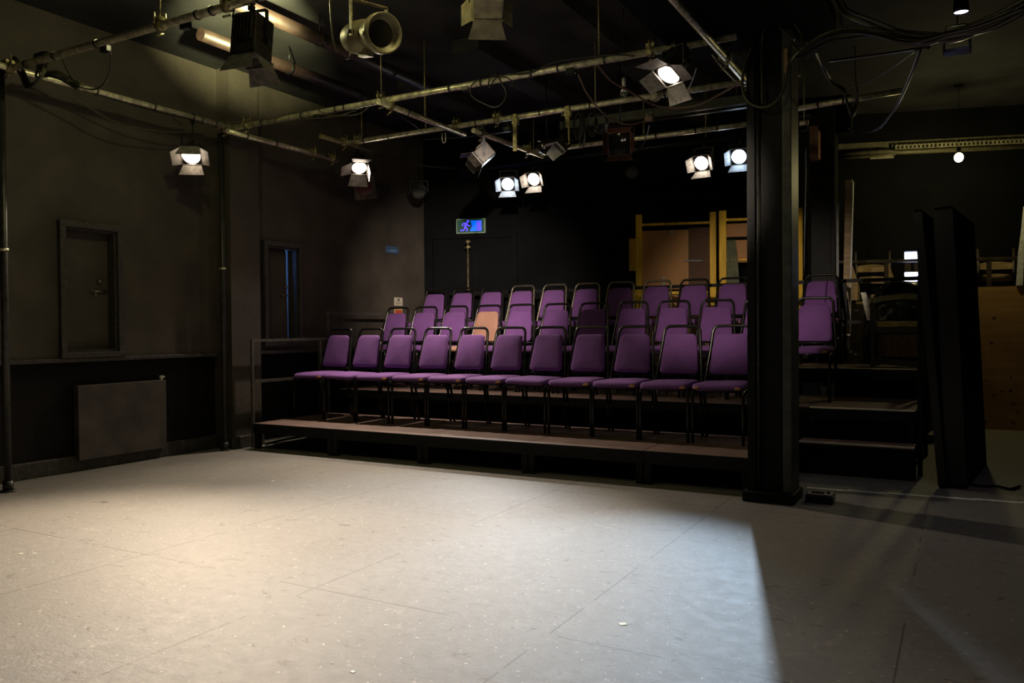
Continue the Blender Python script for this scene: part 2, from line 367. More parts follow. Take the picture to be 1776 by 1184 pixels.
xs = [-6.03, -5.03, -4.02, -3.0, -2.04, -1.27]
for i in range(5): deck(xs[i], xs[i+1], 5.60, 6.70, T1, 'brown-topped low deck under the front row of chairs, %s section from the left' % ordn[i], group='lowest tier decks')
xs = [-6.03, -5.03, -4.02, -3.0, -2.04, -1.09, -.30]
xs3 = [-6.24]+xs[1:]
for i in range(6): deck(xs[i], xs[i+1], 6.84, 7.965, T2, 'brown-topped deck under the middle row of chairs, %s section from the left' % ordn[i], nose=[(-1.07, -.31)] if i == 5 else None, group='middle tier decks', riser=True)
for i in range(6): deck(xs3[i], xs3[i+1], 7.972, 8.87, T3, 'brown-topped highest deck under the back row of chairs, %s section from the left' % ordn[i], nose=[(-1.07, -.31)] if i == 5 else ([(-1.9, -1.09)] if i == 4 else None), group='top tier decks', riser=True)
t = thing('step_box', 'low black box step with cream edge at the right foot of the seating', 'step', (-.70, 6.72, 0))
boxo('tread', (-.42, -.11, .23), (.40, .11, .25), M_deck, t); boxo('carcass', (-.42, -.105, 0), (.40, .108, .229), M_back, t)
boxo('nosing_strip', (-.42, -.113, .241), (.40, -.085, .252), M_nose, t)
# pieces standing in the dark under the tiers
b = BM(); tube(b, smooth_path([at(430+30, 770, 'z', .06), at(505, 760, 'z', .08), at(565, 750, 'z', .12)]), .012); tag(link('loose_bar', b, M_pole), 'dark bar lying in the shadow under the left end of the lowest deck', 'bar')

# ------------------------------------------------------------------ guard rails
def rail(name, label, paths, loc, r=.016, m=M_under, square=True, group=None):
    t = thing(name, label, 'railing', loc, 0, group); L = Vector(loc)
    for nm, pts in paths:
        b = BM()
        if square and len(pts) == 2:
            a, e = Vector(pts[0])-L, Vector(pts[1])-L; d = e-a
            box(b, (-r, -r, 0), (r, r, d.length), Matrix.Translation(a) @ d.to_track_quat('Z', 'X').to_matrix().to_4x4())
        else: tube(b, [Vector(p)-L for p in pts], r)
        link(nm, b, m, t)
    return t
M_rail = mat('dark_grey_rail_paint', (.07, .065, .055), .5, noise=.3, nscale=20)
rx = -6.09
rail('guard_rail', 'low dark square-tube rail at the left end of the lowest deck', [('post', ((rx, 5.66, 0), (rx, 5.66, 1.07))), ('post', ((rx, 6.62, 0), (rx, 6.62, 1.05))), ('top_rail', ((rx, 5.67, 1.055), (rx, 7.0, 1.055))), ('mid_rail', ((rx, 5.67, .65), (rx, 6.6, .65)))], (rx, 5.66, 0), .014, M_rail)
rx = -6.125
rail('guard_rail', 'taller dark rail at the left end of the middle deck', [('post', ((rx, 6.78, 0), (rx, 6.78, 1.36))), ('post', ((rx, 7.9, 0), (rx, 7.9, 1.36))), ('top_rail', ((rx, 6.79, 1.34), (rx, 7.9, 1.34))), ('mid_rail', ((rx, 6.79, .95), (rx, 7.9, .95)))], (rx, 6.78, 0), .014, M_rail)
pth = [('top_rail', ((-5.9, 8.91, 1.615), (-.33, 8.91, 1.615))), ('mid_rail', ((-5.9, 8.91, 1.19), (-.33, 8.91, 1.19)))]
for x in (-5.0, -3.98, -2.96, -2.0, -1.05, -.33): pth.append(('post', ((x, 8.91, 0), (x, 8.91, 1.63))))
rail('guard_rail', 'long black rail along the back edge of the top deck', pth, (-5.9, 8.91, 0), .018)
pth = [('top_rail', ((-.275, 6.88, 1.5), (-.275, 8.9, 1.60))), ('post', ((-.275, 6.88, 0), (-.275, 6.88, 1.53))), ('post', ((-.275, 7.95, 0), (-.275, 7.95, 1.55)))]
rail('guard_rail', 'black side rail at the right end of the seating beside the step', pth, (-.275, 6.88, 0), .018)

# ------------------------------------------------------------------ chairs
def rounded_trap(wb, wt, z0, z1, rb, rt_, n=5):
    """outline in (x,z): trapezoid with rounded corners"""
    pts = []
    cs = [(-wb/2+rb, z0+rb, 180, rb), (wb/2-rb, z0+rb, 270, rb), (wt/2-rt_, z1-rt_, 0, rt_), (-wt/2+rt_, z1-rt_, 90, rt_)]
    for cx, cz, a0, r in cs:
        for k in range(n+1):
            a = R(a0+90*k/n); pts.append((cx+r*math.cos(a), cz+r*math.sin(a)))
    return pts
def puff(outline, depth, bulge, fn, rings=5):
    """cushion: flat back, rounded edge, bulged face; fn maps (u, v, w) to a point"""
    b = BM(); cx = sum(p[0] for p in outline)/len(outline); cy = sum(p[1] for p in outline)/len(outline); R_ = []
    lev = [(.93, -.0), (1.0, .25*depth), (1.0, .6*depth), (.975, .88*depth), (.92, depth)]
    for k in range(1, rings+1):
        s = .92*(1-k/(rings+.4)); lev.append((s, depth+bulge*(1-(s/.92)**2)))
    for s, w in lev: R_.append([b.verts.new(fn(cx+(u-cx)*s, cy+(v-cy)*s, w)) for u, v in outline])
    n = len(outline)
    for a, c in zip(R_, R_[1:]):
        for k in range(n): b.faces.new((a[k], a[(k+1) % n], c[(k+1) % n], c[k])).smooth = True
    b.faces.new(R_[0][::-1]); f = b.faces.new(R_[-1]); f.smooth = True
    return b
LEAN = .27
def back_pt(x, z, w=0):           # the back plane leans backwards; w towards the sitter
    return Vector((x, .185+(z-.46)*LEAN-w, z))
def make_chair(fabric, frame, torn, seed):
    rnd = random.Random(seed)
    t = bpy.data.objects.new('stacking_chair', None); COL.objects.link(t)
    ol = rounded_trap(.395, .37, -.215, .205, .05, .03)
    zw = rnd.uniform(-.004, .004)
    def sf(u, v, w):
        drop = -.018*max(0, (-v-.10)/.12)**2
        return Vector((u*(1.02 if v < 0 else 1), v-.01, .425+w+drop+zw*math.sin(u*14)))
    st = link('seat', puff(ol, .042, .012, sf), fabric, t)
    ol = rounded_trap(.325, .275, .515, .845, .035, .05)
    link('backrest', puff(ol, .035, .010, lambda u, v, w: back_pt(u, v, w-.012)), fabric, t)
    b = BM(); pts = []
    for s in (-1, 1):
        seq = [back_pt(s*.196, .40, -.005), back_pt(s*.190, .50, -.01), back_pt(s*.168, .70, -.01), back_pt(s*.157, .82, -.01), back_pt(s*.150, .875, -.01), back_pt(s*.128, .902, -.01), back_pt(s*.095, .91, -.01)]
        pts += seq if s == -1 else seq[::-1]
    tube(b, smooth_path(pts, 3), .0130, 8); link('back_frame', b, frame, t)
    b = BM(); plate(b, [back_pt(x, z, -.014) for x, z in ((-.15, .53), (.15, .53), (.125, .83), (-.125, .83))], .006)
    for s in (-1, 1): tube(b, [back_pt(s*.10, .52, -.01), back_pt(s*.10, .44, -.012)], .006, 6)
    tube(b, [back_pt(-.185, .50, -.012), back_pt(.185, .50, -.012)], .008, 6)
    link('back_panel', b, M_metal, t)
    b = BM()
    for s in (-1, 1): tube(b, [(s*.185, -.205, .412), (s*.185, .0, .408), (s*.19, .19, .41)], .011, 6)
    tube(b, [(-.185, -.20, .41), (.185, -.20, .41)], .010, 6); tube(b, [(-.19, .19, .41), (.19, .19, .41)], .010, 6)
    box(b, (-.17, -.19, .405), (.17, .18, .424)); box(b, (-.02, -.215, .375), (.02, -.16, .405))
    link('seat_frame', b, frame, t)
    for s in (-1, 1):
        b = BM(); tube(b, smooth_path([(s*.186, -.16, .415), (s*.192, -.19, .40), (s*.193, -.2, .36), (s*.193, -.2, 0)], 3), .0125, 8); link('leg', b, frame, t)
        b = BM(); tube(b, [(s*.192, .165, .40), (s*.19, .23, .0)], .0125, 8); link('leg', b, frame, t)
    if torn:
        for s in torn:
            b = BM(); bmesh.ops.create_icosphere(b, subdivisions=2, radius=1)
            for v in b.verts: v.co *= 1+rnd.uniform(-.25, .25); v.co = Vector((v.co.x*.026+s*.155, v.co.y*.014-.218, v.co.z*.012+.432))
            for f in b.faces: f.smooth = True
            o = link('torn_foam', b, M_foam, st); o['label'] = 'orange foam showing at a torn seat corner'
    return t
protos = {}
def place_chair(x, y, z, rz, label, group, fab='p', fr='b', torn=()):
    key = (fab, fr, torn)
    if key not in protos:
        src = make_chair(M_purple if fab == 'p' else M_peach, M_frame if fr == 'b' else M_chrome, torn, len(protos)); protos[key] = src; c = src
    else:
        src = protos[key]; c = src.copy(); COL.objects.link(c)
        for ch in list(src.children):
            q = ch.copy(); COL.objects.link(q); q.parent = c
            for g in ch.children:
                h = g.copy(); COL.objects.link(h); h.parent = q
    c.location = (x, y, z); c.rotation_euler = (0, 0, rz); tag(c, label, 'chair', group)
    return c
# front row
G = 'chairs in the front row'
torn1 = {0: (1,), 2: (1,), 3: (1,), 4: (1,), 5: (1,), 7: (1,), 8: (1,), 9: (1,), 10: (-1, 1)}
n1 = {0: 'front-row purple chair beside the low left rail, leftmost of the eleven', 10: 'front-row purple chair beside the black column, seat torn at both front corners'}
for i in range(11):
    lab = n1.get(i, 'purple fabric chair in the front row, %s of eleven from the left%s' % (ordn[i], ', seat corner torn' if torn1.get(i) else ''))
    place_chair(-5.80+.4165*i, 6.33+random.uniform(-.015, .015), T1, R(random.uniform(-1.5, 1.5)), lab, G, torn=torn1.get(i, ()))
G = 'chairs in the middle row'
for i in range(12):
    x = -5.89+.427*i
    if i == 3: lab = 'the only peach-coloured chair, middle row among the purple ones'
    elif i == 11: lab = 'purple middle-row chair standing alone just right of the column'; x = -1.17
    elif i == 10: lab = 'middle-row purple chair mostly hidden behind the black column'; x = -1.63
    elif i == 0: lab = 'leftmost purple chair in the middle row, in front of the wall notices'
    else: lab = 'purple chair with black tube frame in the middle row, %s from the left' % ordn[i]
    place_chair(x, 7.43+(.06 if i == 11 else random.uniform(-.02, .02)), T2, R(random.uniform(-1.5, 1.5)), lab, G, 'k' if i == 3 else 'p', torn=(1,) if i in (3, 0, 11) else ())
G = 'chairs in the back row'
for i in range(12):
    x = -6.0+.430*i; ch = i in (3, 4, 5, 6, 7)
    if i == 11: lab = 'back-row purple chair right of the column, half behind a brighter chair'; x = -1.25
    elif i == 10: lab = 'back-row purple chair hidden behind the black column'; x = -1.69
    elif i == 0: lab = 'dim purple chair at the left end of the back row in the corner'
    else: lab = 'purple chair with %s tube frame in the back row, %s from the left' % ('bronze metal' if ch else 'black', ordn[i])
    place_chair(x, 8.42+random.uniform(-.015, .015), T3, R(random.uniform(-1.5, 1.5)), lab, G, 'p', 'c' if ch else 'b', torn=(1,) if i == 9 else ())

# ------------------------------------------------------------------ left wall fittings
p = thing('panel_heater', 'flat dark panel heater fixed low on the left wall under the shuttered window', 'heater', (XL-.02, 4.44, .09))
b = BM(); v = box(b, (-.035, -.415, 0), (.035, .425, .62), bev=.006); link('heater_panel', b, mat('dusty_black_heater_paint', (.062, .052, .046), .6, noise=.35, nscale=5), p)
b = BM(); tube(b, [(.0, .40, .60), (0, .40, .66)], .014); box(b, (-.01, .385, .64), (.012, .43, .655)); link('valve', b, M_cream, p)
for s in (-.3, .3): boxo('bracket', (-.052, s-.02, .1), (-.035, s+.02, .5), M_metal, p)
def pole(name, lab, x, y, h, r, m):
    t = thing(name, lab, 'pole', (x, y, 0)); b = BM(); tube(b, [(0, 0, 0), (0, 0, h)], r, 12); link('tube', b, m, t)
    b = BM(); tube(b, [(0, 0, 0), (0, 0, .012)], r*2, 14); tube(b, [(0, 0, .012), (0, 0, .08)], r*1.35, 14); link('base_flange', b, m, t)
    b = BM(); tube(b, [(0, 0, h*.57), (0, 0, h*.57+.02)], r*1.25, 12); link('collar', b, M_steel, t)
    return t
pole('upright_pole', 'dark scaffold pole rising from the floor at the far left edge', -6.03, 3.29, 3.05, .026, M_pole)
pole('upright_pole', 'thin dark scaffold pole standing before the wall pier left of the seating', -6.19, 5.40, 3.05, .024, M_pole)
# signs on the walls
s = thing('exit_sign', 'lit green-framed exit sign with running figure on the back wall', 'sign', on_back(817, 392, .03), WANG)
sw = (on_back(842, 392, .03)-on_back(792, 392, .03)).length/2; sh = .098
b = BM(); box(b, (-sw, -.02, -sh), (sw, .02, sh), bev=.004); link('sign_case', b, mat('exit_sign_frame', (.30, .42, .30), .5), s)
M_sg = emit('exit_sign_green', (.004, .04, .028), .5); M_sb = emit('exit_sign_blue', (.0, .13, .85), 1.0); M_sv = emit('exit_sign_violet', (.10, .06, .95), 1.2)
b = BM(); box(b, (-sw+.012, -.023, -sh+.012), (sw-.012, -.02, sh-.012)); link('sign_face', b, M_sg, s)
b = BM(); plate(b, [(x, -.025, z) for x, z in ((-.01, -.07), (.15, -.07), (.15, .07), (.0, .07), (.02, 0))], .003); link('glow_panel', b, M_sb, s)
b = BM(); plate(b, [(x, -.028, z) for x, z in ((.085, -.062), (.14, -.062), (.14, .058), (.085, .058))], .003)
def limb(pts, r): 
    for a, c in zip(pts, pts[1:]):
        a = Vector((a[0], -.029, a[1])); c = Vector((c[0], -.029, c[1])); d = (c-a).normalized(); q = Vector((-d.z, 0, d.x))*r
        plate(b, [a-q, c-q, c+q, a+q], .003)
limb([(-.055, .045), (-.075, -.015)], .014); limb([(-.055, .04), (-.105, .03), (-.115, 0)], .007); limb([(-.055, .035), (-.03, .0), (.0, .004)], .007)
limb([(-.07, -.015), (-.045, -.035), (-.05, -.072)], .008); limb([(-.078, -.015), (-.09, -.055), (-.14, -.058)], .008)
plate(b, [(-.035+.018*math.cos(k*math.pi/5), -.029, .062+.018*math.sin(k*math.pi/5)) for k in range(10)], .003)
link('running_figure', b, M_sv, s)
s = thing('wall_sign', 'small blue-grey rectangular sign on the left wall near the corner', 'sign', at(680, 433, 'x', XL+.006))
b = BM(); box(b, (-.005, -.125, -.045), (.006, .125, .045)); link('sign_plate', b, mat('blue_grey_sign', (.05, .09, .19), .3), s)
b = BM(); plate(b, [(.008, y, z) for y, z in ((-.11, -.02), (.02, -.03), (.11, -.005), (.0, .005))], .002); link('sign_marking', b, mat('pale_sign_print', (.12, .2, .36), .3), s)
s = thing('paper_notice', 'white printed notice on the left wall above the leftmost middle chair', 'notice', at(691, 523, 'x', XL+.004))
b = BM(); box(b, (-.003, -.085, -.052), (.002, .085, .052)); link('sheet', b, M_paper, s)
b = BM(); box(b, (.002, -.02, .01), (.004, .02, .038)); 
for z in (-.005, -.018, -.030): box(b, (.002, -.065, z-.002), (.004, .055, z+.002))
link('printed_mark', b, M_ink, s)
s = thing('paper_notice', 'red and yellow notice just under the white one, behind the chair back', 'notice', at(691, 541, 'x', XL+.004))
b = BM(); box(b, (-.003, -.085, -.045), (.002, .085, .045)); link('sheet', b, mat('yellow_notice', (.45, .33, .14), .8), s)
b = BM(); box(b, (.002, -.07, -.03), (.004, .07, .025)); link('printed_mark', b, M_red, s)
t = thing('upright_pole', 'thin pale metal stand pole with clamps behind the back row at left', 'pole', (-5.62, 8.90, 0))
b = BM(); tube(b, [(0, 0, 0), (0, 0, 2.27)], .009, 8); link('tube', b, M_brass, t)
for z in (1.68, 2.22, 2.29): 
    b = BM(); tube(b, [(0, 0, z-.02), (0, 0, z+.02)], .022, 8); tube(b, [(-.04, 0, z), (.04, 0, z)], .009, 6); link('clamp', b, M_brass, t)

# ------------------------------------------------------------------ timber framed panels leaning at the back
Mp = Matrix.Rotation(WANG, 4, 'Z')
def flat_frame(lab, pA, pB, ztop, rail_z, post_w, depth, extra=None):
    """timber frame between two points on the floor, boarded on its front"""
    A = Vector(pA); Bq = Vector(pB); t = thing('timber_flat', lab, 'scenery panel', (A.x, A.y, 0), math.atan2(Bq.y-A.y, Bq.x-A.x)); W = (Bq-A).length
    boxo('post', (0, -depth/2, 0), (post_w, depth/2, ztop), M_yellow, t, .004); boxo('post', (W-post_w, -depth/2, 0), (W, depth/2, ztop), M_yellow, t, .004)
    return t, W
pa = on_back(1103, 450, .3); pb = on_back(1242, 450, .3)
t, W = flat_frame('yellow timber frame with brown hardboard behind the back row chairs', (pa.x, pa.y), (pb.x, pb.y), 2.55, None, .075, .09)
for z, h in ((2.41, .028), (1.56, .035), (.4, .05)): boxo('rail', (.075, -.03, z), (W-.075, .03, z+h), M_yellow, t)
b = BM(); box(b, (.075, .0, 1.62), (W*.66, .012, 2.35)); box(b, (.075, .0, .45), (W-.075, .012, 1.55)); link('hardboard', b, M_board, t)
b = BM(); box(b, (W*.66, .0, 1.62), (W-.075, .012, 2.37)); o = link('dark_hardboard', b, M_sheet, t); o['label'] = 'darker brown right part of the hardboard'
b = BM(); box(b, (-.085, .0, 1.86), (0, .05, 2.26)); box(b, (-.07, 0, .9), (0, .05, 1.62)); link('side_piece', b, M_yellow, t)
boxo('sticker', (W*.43, -.006, 2.29), (W*.47, 0, 2.35), M_sticker, t); boxo('sticker', (W*.33, -.006, 1.64), (W*.37, 0, 1.78), M_sticker, t)
b = BM(); box(b, (W*.60, -.008, 1.958), (W*.83, 0, 1.975)); link('slot', b, M_metal, t)
pa = on_back(1247, 450, .33); pb = on_back(1391, 450, .33)
t, W = flat_frame('second yellow timber frame with curtain, partly behind the column', (pa.x, pa.y), (pb.x, pb.y), 2.555, None, .085, .11)
for z, h in ((2.43, .03), (1.95, .02), (.4, .05)): boxo('rail', (.085, -.03, z), (W-.085, .03, z+h), M_yellow, t)
b = BM(); box(b, (.085, 0, 2.24), (W-.085, .012, 2.40)); box(b, (.085, 0, 1.93), (W-.085, .012, 2.2)); link('hardboard', b, M_board, t)
b = BM(); tube(b, [(.085, -.04, 2.225), (W-.085, -.04, 2.225)], .008); link('curtain_rod', b, M_metal, t)
b = BM(); rows = []
for i in range(25):
    x = .09+.10*i/24; y = -.04+.012*math.sin(i*1.1); rows.append([b.verts.new((x+k*.001*i, y, z)) for k, z in enumerate((2.20, 2.0, 1.7, 1.4))])
for q, r in zip(rows, rows[1:]):
    for k in range(3): b.faces.new((q[k], r[k], r[k+1], q[k+1])).smooth = True
link('curtain', b, M_curtain, t)
b = BM()
for i in range(4): x = .095+.028*i; tube(b, [(x+.012*math.cos(a*math.pi/4), -.04, 2.215+.016*math.sin(a*math.pi/4)) for a in range(8)], .002, 4, closed=True)
link('curtain_ring', b, M_metal, t)

# ------------------------------------------------------------------ right hand storage corner
pl = thing('timber_batten', 'tall timber batten leaning upright right of the back columns', 'timber', (-1.11, 9.35, 0)); 
b = BM(); M4 = Matrix.Rotation(R(1.2), 4, 'Y') @ Matrix.Rotation(R(0), 4, 'X'); box(b, (-.035, -.03, 0), (.03, .03, 2.72), M4); link('board', b, M_wood, pl)
b = BM(); box(b, (.031, -.028, .9), (.042, .028, 2.7), M4); o = link('lit_edge', b, M_white, pl)  # light catching the batten's right edge, made as a white strip
t = thing('timber_batten', 'thin metal-edged upright strip beside the rear column', 'timber', (-1.19, 9.5, 0)); b = BM(); box(b, (-.012, -.015, 0), (.012, .015, 2.5)); link('strip', b, M_pole, t)
# black flats
def lean_flat(lab, base, w, h, th, tilt, twist, m=M_back):
    t = thing('black_flat', lab, 'scenery panel', base, twist); b = BM(); M4 = Matrix.Rotation(tilt, 4, 'Y')
    box(b, (-th/2, 0, 0), (th/2, w, h), M4, .004); link('panel', b, m, t)
    b = BM(); box(b, (-th/2-.004, -.012, .02), (th/2+.004, 0, h-.02), M4); link('edge_strip', b, M_edge, t)
    return t
lean_flat('narrow black scenery flat leaning on edge left of the wider one', (-.115, 6.42, 0), .9, 1.985, .045, R(-4.6), R(-6))
lean_flat('wide black scenery flat standing on edge beside the pine board', (-.025, 6.46, 0), 1.25, 1.99, .115, R(-2.6), R(-7))
b = BM(); pts = [(.03, 6.75, .02), (.08, 6.6, .012), (.14, 6.58, .012), (.22, 6.62, .012), (.30, 6.55, .012), (.36, 6.68, .012)]
tube(b, smooth_path(pts), .010); tag(link('floor_cable', b, M_rubber), 'black cable trailing on the floor from the foot of the black flats', 'cable')
b = BM(); box(b, (-.89, 5.50, 0), (-.72, 5.63, .055), bev=.006); t = thing('floor_socket_box', 'small black socket box with pale top on the floor beside the column', 'socket box', (0, 0, 0)); link('case', b, M_metal, t)
b = BM(); box(b, (-.88, 5.51, .0555), (-.73, 5.62, .060)); link('pale_lid', b, M_cream, t)
b = BM(); box(b, (-.86, 5.54, .060), (-.78, 5.58, .066)); box(b, (-.765, 5.56, .06), (-.745, 5.59, .068)); link('socket', b, M_metal, t)
# pine board on edge
t = thing('pine_board', 'large knotty pine board standing on edge at the right side', 'board', (0, 10.30, 0))
boxo('board', (-.03, 0, 0), (1.35, .03, 1.57), M_pine, t)
b = BM()
for i in range(26):
    x = random.uniform(.03, 1.3); z = random.uniform(.05, 1.5); r = random.uniform(.008, .017)
    plate(b, [(x+r*1.3*math.cos(k*math.pi/4), -.001, z+r*.8*math.sin(k*math.pi/4)) for k in range(8)], .002)
link('knot', b, M_knot, t).__setitem__('kind', 'stuff')
# table with stacked chairs behind
SX, SY = -1.25, wall_y(-1.25)-.42
def sl(u, v): return (SX+u*math.cos(WANG)-v*math.sin(WANG), SY+u*math.sin(WANG)+v*math.cos(WANG))
t = thing('trestle_table', 'long dark table raised behind the pine board, chairs stacked behind it', 'table', (SX, SY, 0), WANG)
boxo('table_top', (0, .0, 1.885), (1.95, .12, 1.915), M_darkwood, t)
for x in (.12, .52, .92, 1.6): boxo('leg', (x-.02, .005, 0), (x+.02, .045, 1.884), M_darkwood, t)
for x in (.12, .52):
    b = BM(); plate(b, [(x+.021, .02, 1.87), (x+.025, .02, 1.87), (x+.11, .02, 1.60), (x+.11, .02, 1.45), (x+.021, .02, 1.45)], .02); link('gusset', b, M_wood, t)
bt = thing('storage_platform', 'dark plywood storage platform hidden behind the pine board', 'platform', (*sl(0, .125), 0), WANG)
bx = BM(); box(bx, (.05, 0, 0), (2.3, .26, 1.41)); link('carcass', bx, M_darkwood, bt)
def ladder_chair(x, y, z, rz, label, tilt=0, lit=M_wood):
    t = thing('ladder_back_chair', label, 'chair', (x, y, z), rz, 'wooden chairs in the storage corner')
    for s in (-1, 1):
        b = BM(); tube(b, [(s*.19, 0, 0), (s*.185, 0, .3), (s*.19, .02, .62)], .018, 8); link('post', b, M_darkwood, t)
    for zz, hh in ((.06, .035), (.24, .07), (.38, .07)):
        b = BM(); v = []
        for k in range(9):
            u = -.175+.35*k/8; yy = .03*(1-(u/.175)**2); crown = .02*(1-(u/.175)**2)
            v.append([b.verts.new((u, yy, zz)), b.verts.new((u, yy, zz+hh+crown)), b.verts.new((u, yy+.014, zz+hh+crown)), b.verts.new((u, yy+.014, zz))])
        for q, r in zip(v, v[1:]):
            for k in range(4): b.faces.new((q[k], r[k], r[(k+1) % 4], q[(k+1) % 4]))
        b.faces.new(v[0][::-1]); b.faces.new(v[-1]); link('slat', b, lit, t)
    boxo('seat', (-.2, -.06, .0), (.2, .0, .03), M_rush, t)
    return t
ladder_chair(*sl(1.75, .25), 1.412, WANG, 'wooden ladder-back chair with pale slats above the pine board')
ladder_chair(*sl(.42, .25), 1.412, WANG, 'wooden ladder-back chair stacked behind the table, leftmost in the storage corner')
ladder_chair(*sl(1.12, .25), 1.412, WANG, 'wooden chair in front of the bright window behind the black flats')
t = thing('plasterboard_sheet', 'pale tapering board standing upright at the right edge of the picture', 'board', (.60, 10.28, 1.573)); 
b = BM(); plate(b, [(-.085, 0, 0), (-.02, 0, 0), (.0, 0, .84), (-.018, 0, .85), (-.035, 0, .62), (-.065, 0, .35)], .03); link('board', b, M_white, t)
t = thing('wardrobe_panel', 'brown wooden panel wrapped in clear film at the right edge', 'board', (.72, 10.34, 1.58)); boxo('panel', (-.10, 0, 0), (.10, .03, .78), M_darkwood, t)
# dark wooden armchair on the top deck with wrapped bundle
t = thing('wooden_armchair', 'black wooden chair with straw seat behind the side rail', 'chair', (-.52, 8.36, T3))
for (x, y, h) in ((-.20, -.2, .60), (.20, -.2, .60), (-.19, .2, .55), (.19, .2, .55)):
    b = BM(); box(b, (x-.02, y-.02, 0), (x+.02, y+.02, h)); link('leg', b, M_darkwood, t)
boxo('seat', (-.18, -.19, .37), (.18, .20, .425), M_rush, t, .01); boxo('seat_rail', (-.18, -.2, .32), (.18, -.17, .365), M_darkwood, t)
boxo('cloth_skirt', (-.18, -.165, .10), (.18, -.15, .318), M_rust, t); 
b = BM(); box(b, (-.17, -.20, .02), (.19, -.17, .075), Matrix.Rotation(R(6), 4, 'Y')); link('stretcher', b, M_darkwood, t)
t = thing('wrapped_bundle', 'lumpy bundle wrapped in black polythene and tape behind the top rail', 'bundle', (-.52, 9.35, 0))
b = BM(); bmesh.ops.create_icosphere(b, subdivisions=5, radius=1)
from mathutils import noise as mn
for v in b.verts:
    c = v.co.copy(); n = mn.fractal(c*2.2, 1, 2, 4)*.07; q = Vector((math.copysign(abs(c.x)**.6, c.x)*.40, math.copysign(abs(c.y)**.6, c.y)*.24, math.copysign(abs(c.z)**.65, c.z)*.80))
    v.co = q*(1+n)+Vector((0, 0, .80+.06*q.x))
for f in b.faces: f.smooth = True
link('polythene_wrap', b, M_plastic, t)
def tape(pts, w):
    b = BM(); rows = []
    for i, (x, y, z, nx, nz) in enumerate(pts): rows.append((b.verts.new((x-nx*w, y, z-nz*w)), b.verts.new((x+nx*w, y, z+nz*w))))
    for q, r in zip(rows, rows[1:]): b.faces.new((q[0], r[0], r[1], q[1])).smooth = True
    return link('parcel_tape', b, M_duct, t)
tape([(-.34, -.262, 1.40, -.1, 1), (-.2, -.268, 1.43, -.1, 1), (0, -.268, 1.45, 0, 1), (.12, -.262, 1.44, .2, 1), (.24, -.262, 1.38, .4, .9)], .028)
tape([(-.37, -.255, 1.50, 1, .1), (-.34, -.262, 1.36, 1, .1), (-.31, -.262, 1.22, 1, .1), (-.29, -.262, 1.12, 1, .1)], .026)

# trunking with slots on the back wall at right
t = thing('cable_trunking', 'slotted metal cable trunking running along the right back wall', 'trunking', on_back(1455, 262, .10), WANG)
b = BM(); box(b, (0, -.02, -.03), (2.6, .08, -.015)); box(b, (0, .07, -.03), (2.6, .08, .10)); link('tray', b, M_tray, t)
b = BM()
for i in range(44): box(b, (.62+i*.045, -.028, -.012), (.645+i*.045, -.021, .02))
box(b, (.62, -.03, .02), (2.6, -.02, .03)); box(b, (.62, -.03, -.022), (2.6, -.02, -.012)); link('slotted_lip', b, M_trlip, t)
b = BM(); tube(b, [(0, -.05, -.05), (.55, -.05, -.045), (.66, -.05, -.06), (2.6, -.05, -.075)], .028, 10); tube(b, [(0, -.05, -.10), (.5, -.05, -.09), (.62, -.06, -.075)], .02, 8); link('conduit', b, M_tray, t)
b = BM(); box(b, (.34, -.06, -.125), (.60, -.03, -.10)); link('slotted_strip', b, M_trlip, t)

# ------------------------------------------------------------------ heating pipes under the ceiling
for lab, x, y0, y1 in (('brown-painted heating pipe under the ceiling, nearer of the two', -4.53, 4.0, 6.55), ('brown-painted heating pipe under the ceiling, farther and shorter of the two', -5.26, 4.4, 6.4)):
    t = thing('heating_pipe', lab, 'pipe', (x, y0, 3.5)); b = BM(); tube(b, [(0, 0, 0), (0, y1-y0, 0)], .052, 14); link('pipe', b, M_hpipe, t)
    for y in (.95, 1.9): b = BM(); tube(b, [(0, y, 0), (0, y+.03, 0)], .057, 14); tube(b, [(0, y+.015, .05), (0, y+.015, .199)], .006, 6); link('bracket', b, M_metal, t)

# ------------------------------------------------------------------ lighting grid
ZR = 3.05; RG = 'scaffold tubes of the lighting grid'
def clampm(b, p, along='x', r=.034):
    p = Vector(p); d = Vector((1, 0, 0)) if along == 'x' else Vector((0, 1, 0)); e = Vector((0, 1, 0)) if along == 'x' else Vector((1, 0, 0))
    tube(b, [p-d*.022, p+d*.022], r, 10)
    box(b, p+Vector((-.03, -.03, .025)), p+Vector((.03, .03, .05))); tube(b, [p+e*.035+Vector((0, 0, -.02)), p+e*.035+Vector((0, 0, .085))], .008, 6)
    tube(b, [p-e*.045+Vector((0, 0, .0)), p-e*.045+Vector((0, 0, .07))], .007, 6); tube(b, [p-e*.03-Vector((0, 0, .07)), p+e*.02-Vector((0, 0, .045))], .008, 6)
def gpipe(label, a, e, clamps=(), rods=(), ties=(), r=.0245, m=M_steel, name='scaffold_tube'):
    a = Vector(a); e = Vector(e); t = thing(name, label, 'scaffold tube', a, 0, RG); d = e-a; al = 'x' if abs(d.x) > abs(d.y) else 'y'
    b = BM(); tube(b, [(0, 0, 0), tuple(d)], r, 14); link('tube', b, m, t)
    for f in clamps: b = BM(); clampm(b, d*f, al); link('clamp', b, M_brass, t)
    for f in rods: b = BM(); p = d*f; tube(b, [p+Vector((0, 0, .03)), p+Vector((0, 0, ZC-a.z-d.z*f-.001))], .005, 6); link('hanger_rod', b, M_brass, t)
    for f in ties:
        b = BM(); p = d*f; u = d.normalized(); tube(b, [p-u*.007, p+u*.007], r+.005, 10); link('cable_tie', b, M_rubber, t)
    return t
gpipe('nearest pale scaffold tube crossing the top left of the picture', (-6.12, 3.33, ZR), (-1.9, 3.34, ZR), (.42, .56), (.42, .75), (.08, .16, .27, .50, .53, .62))
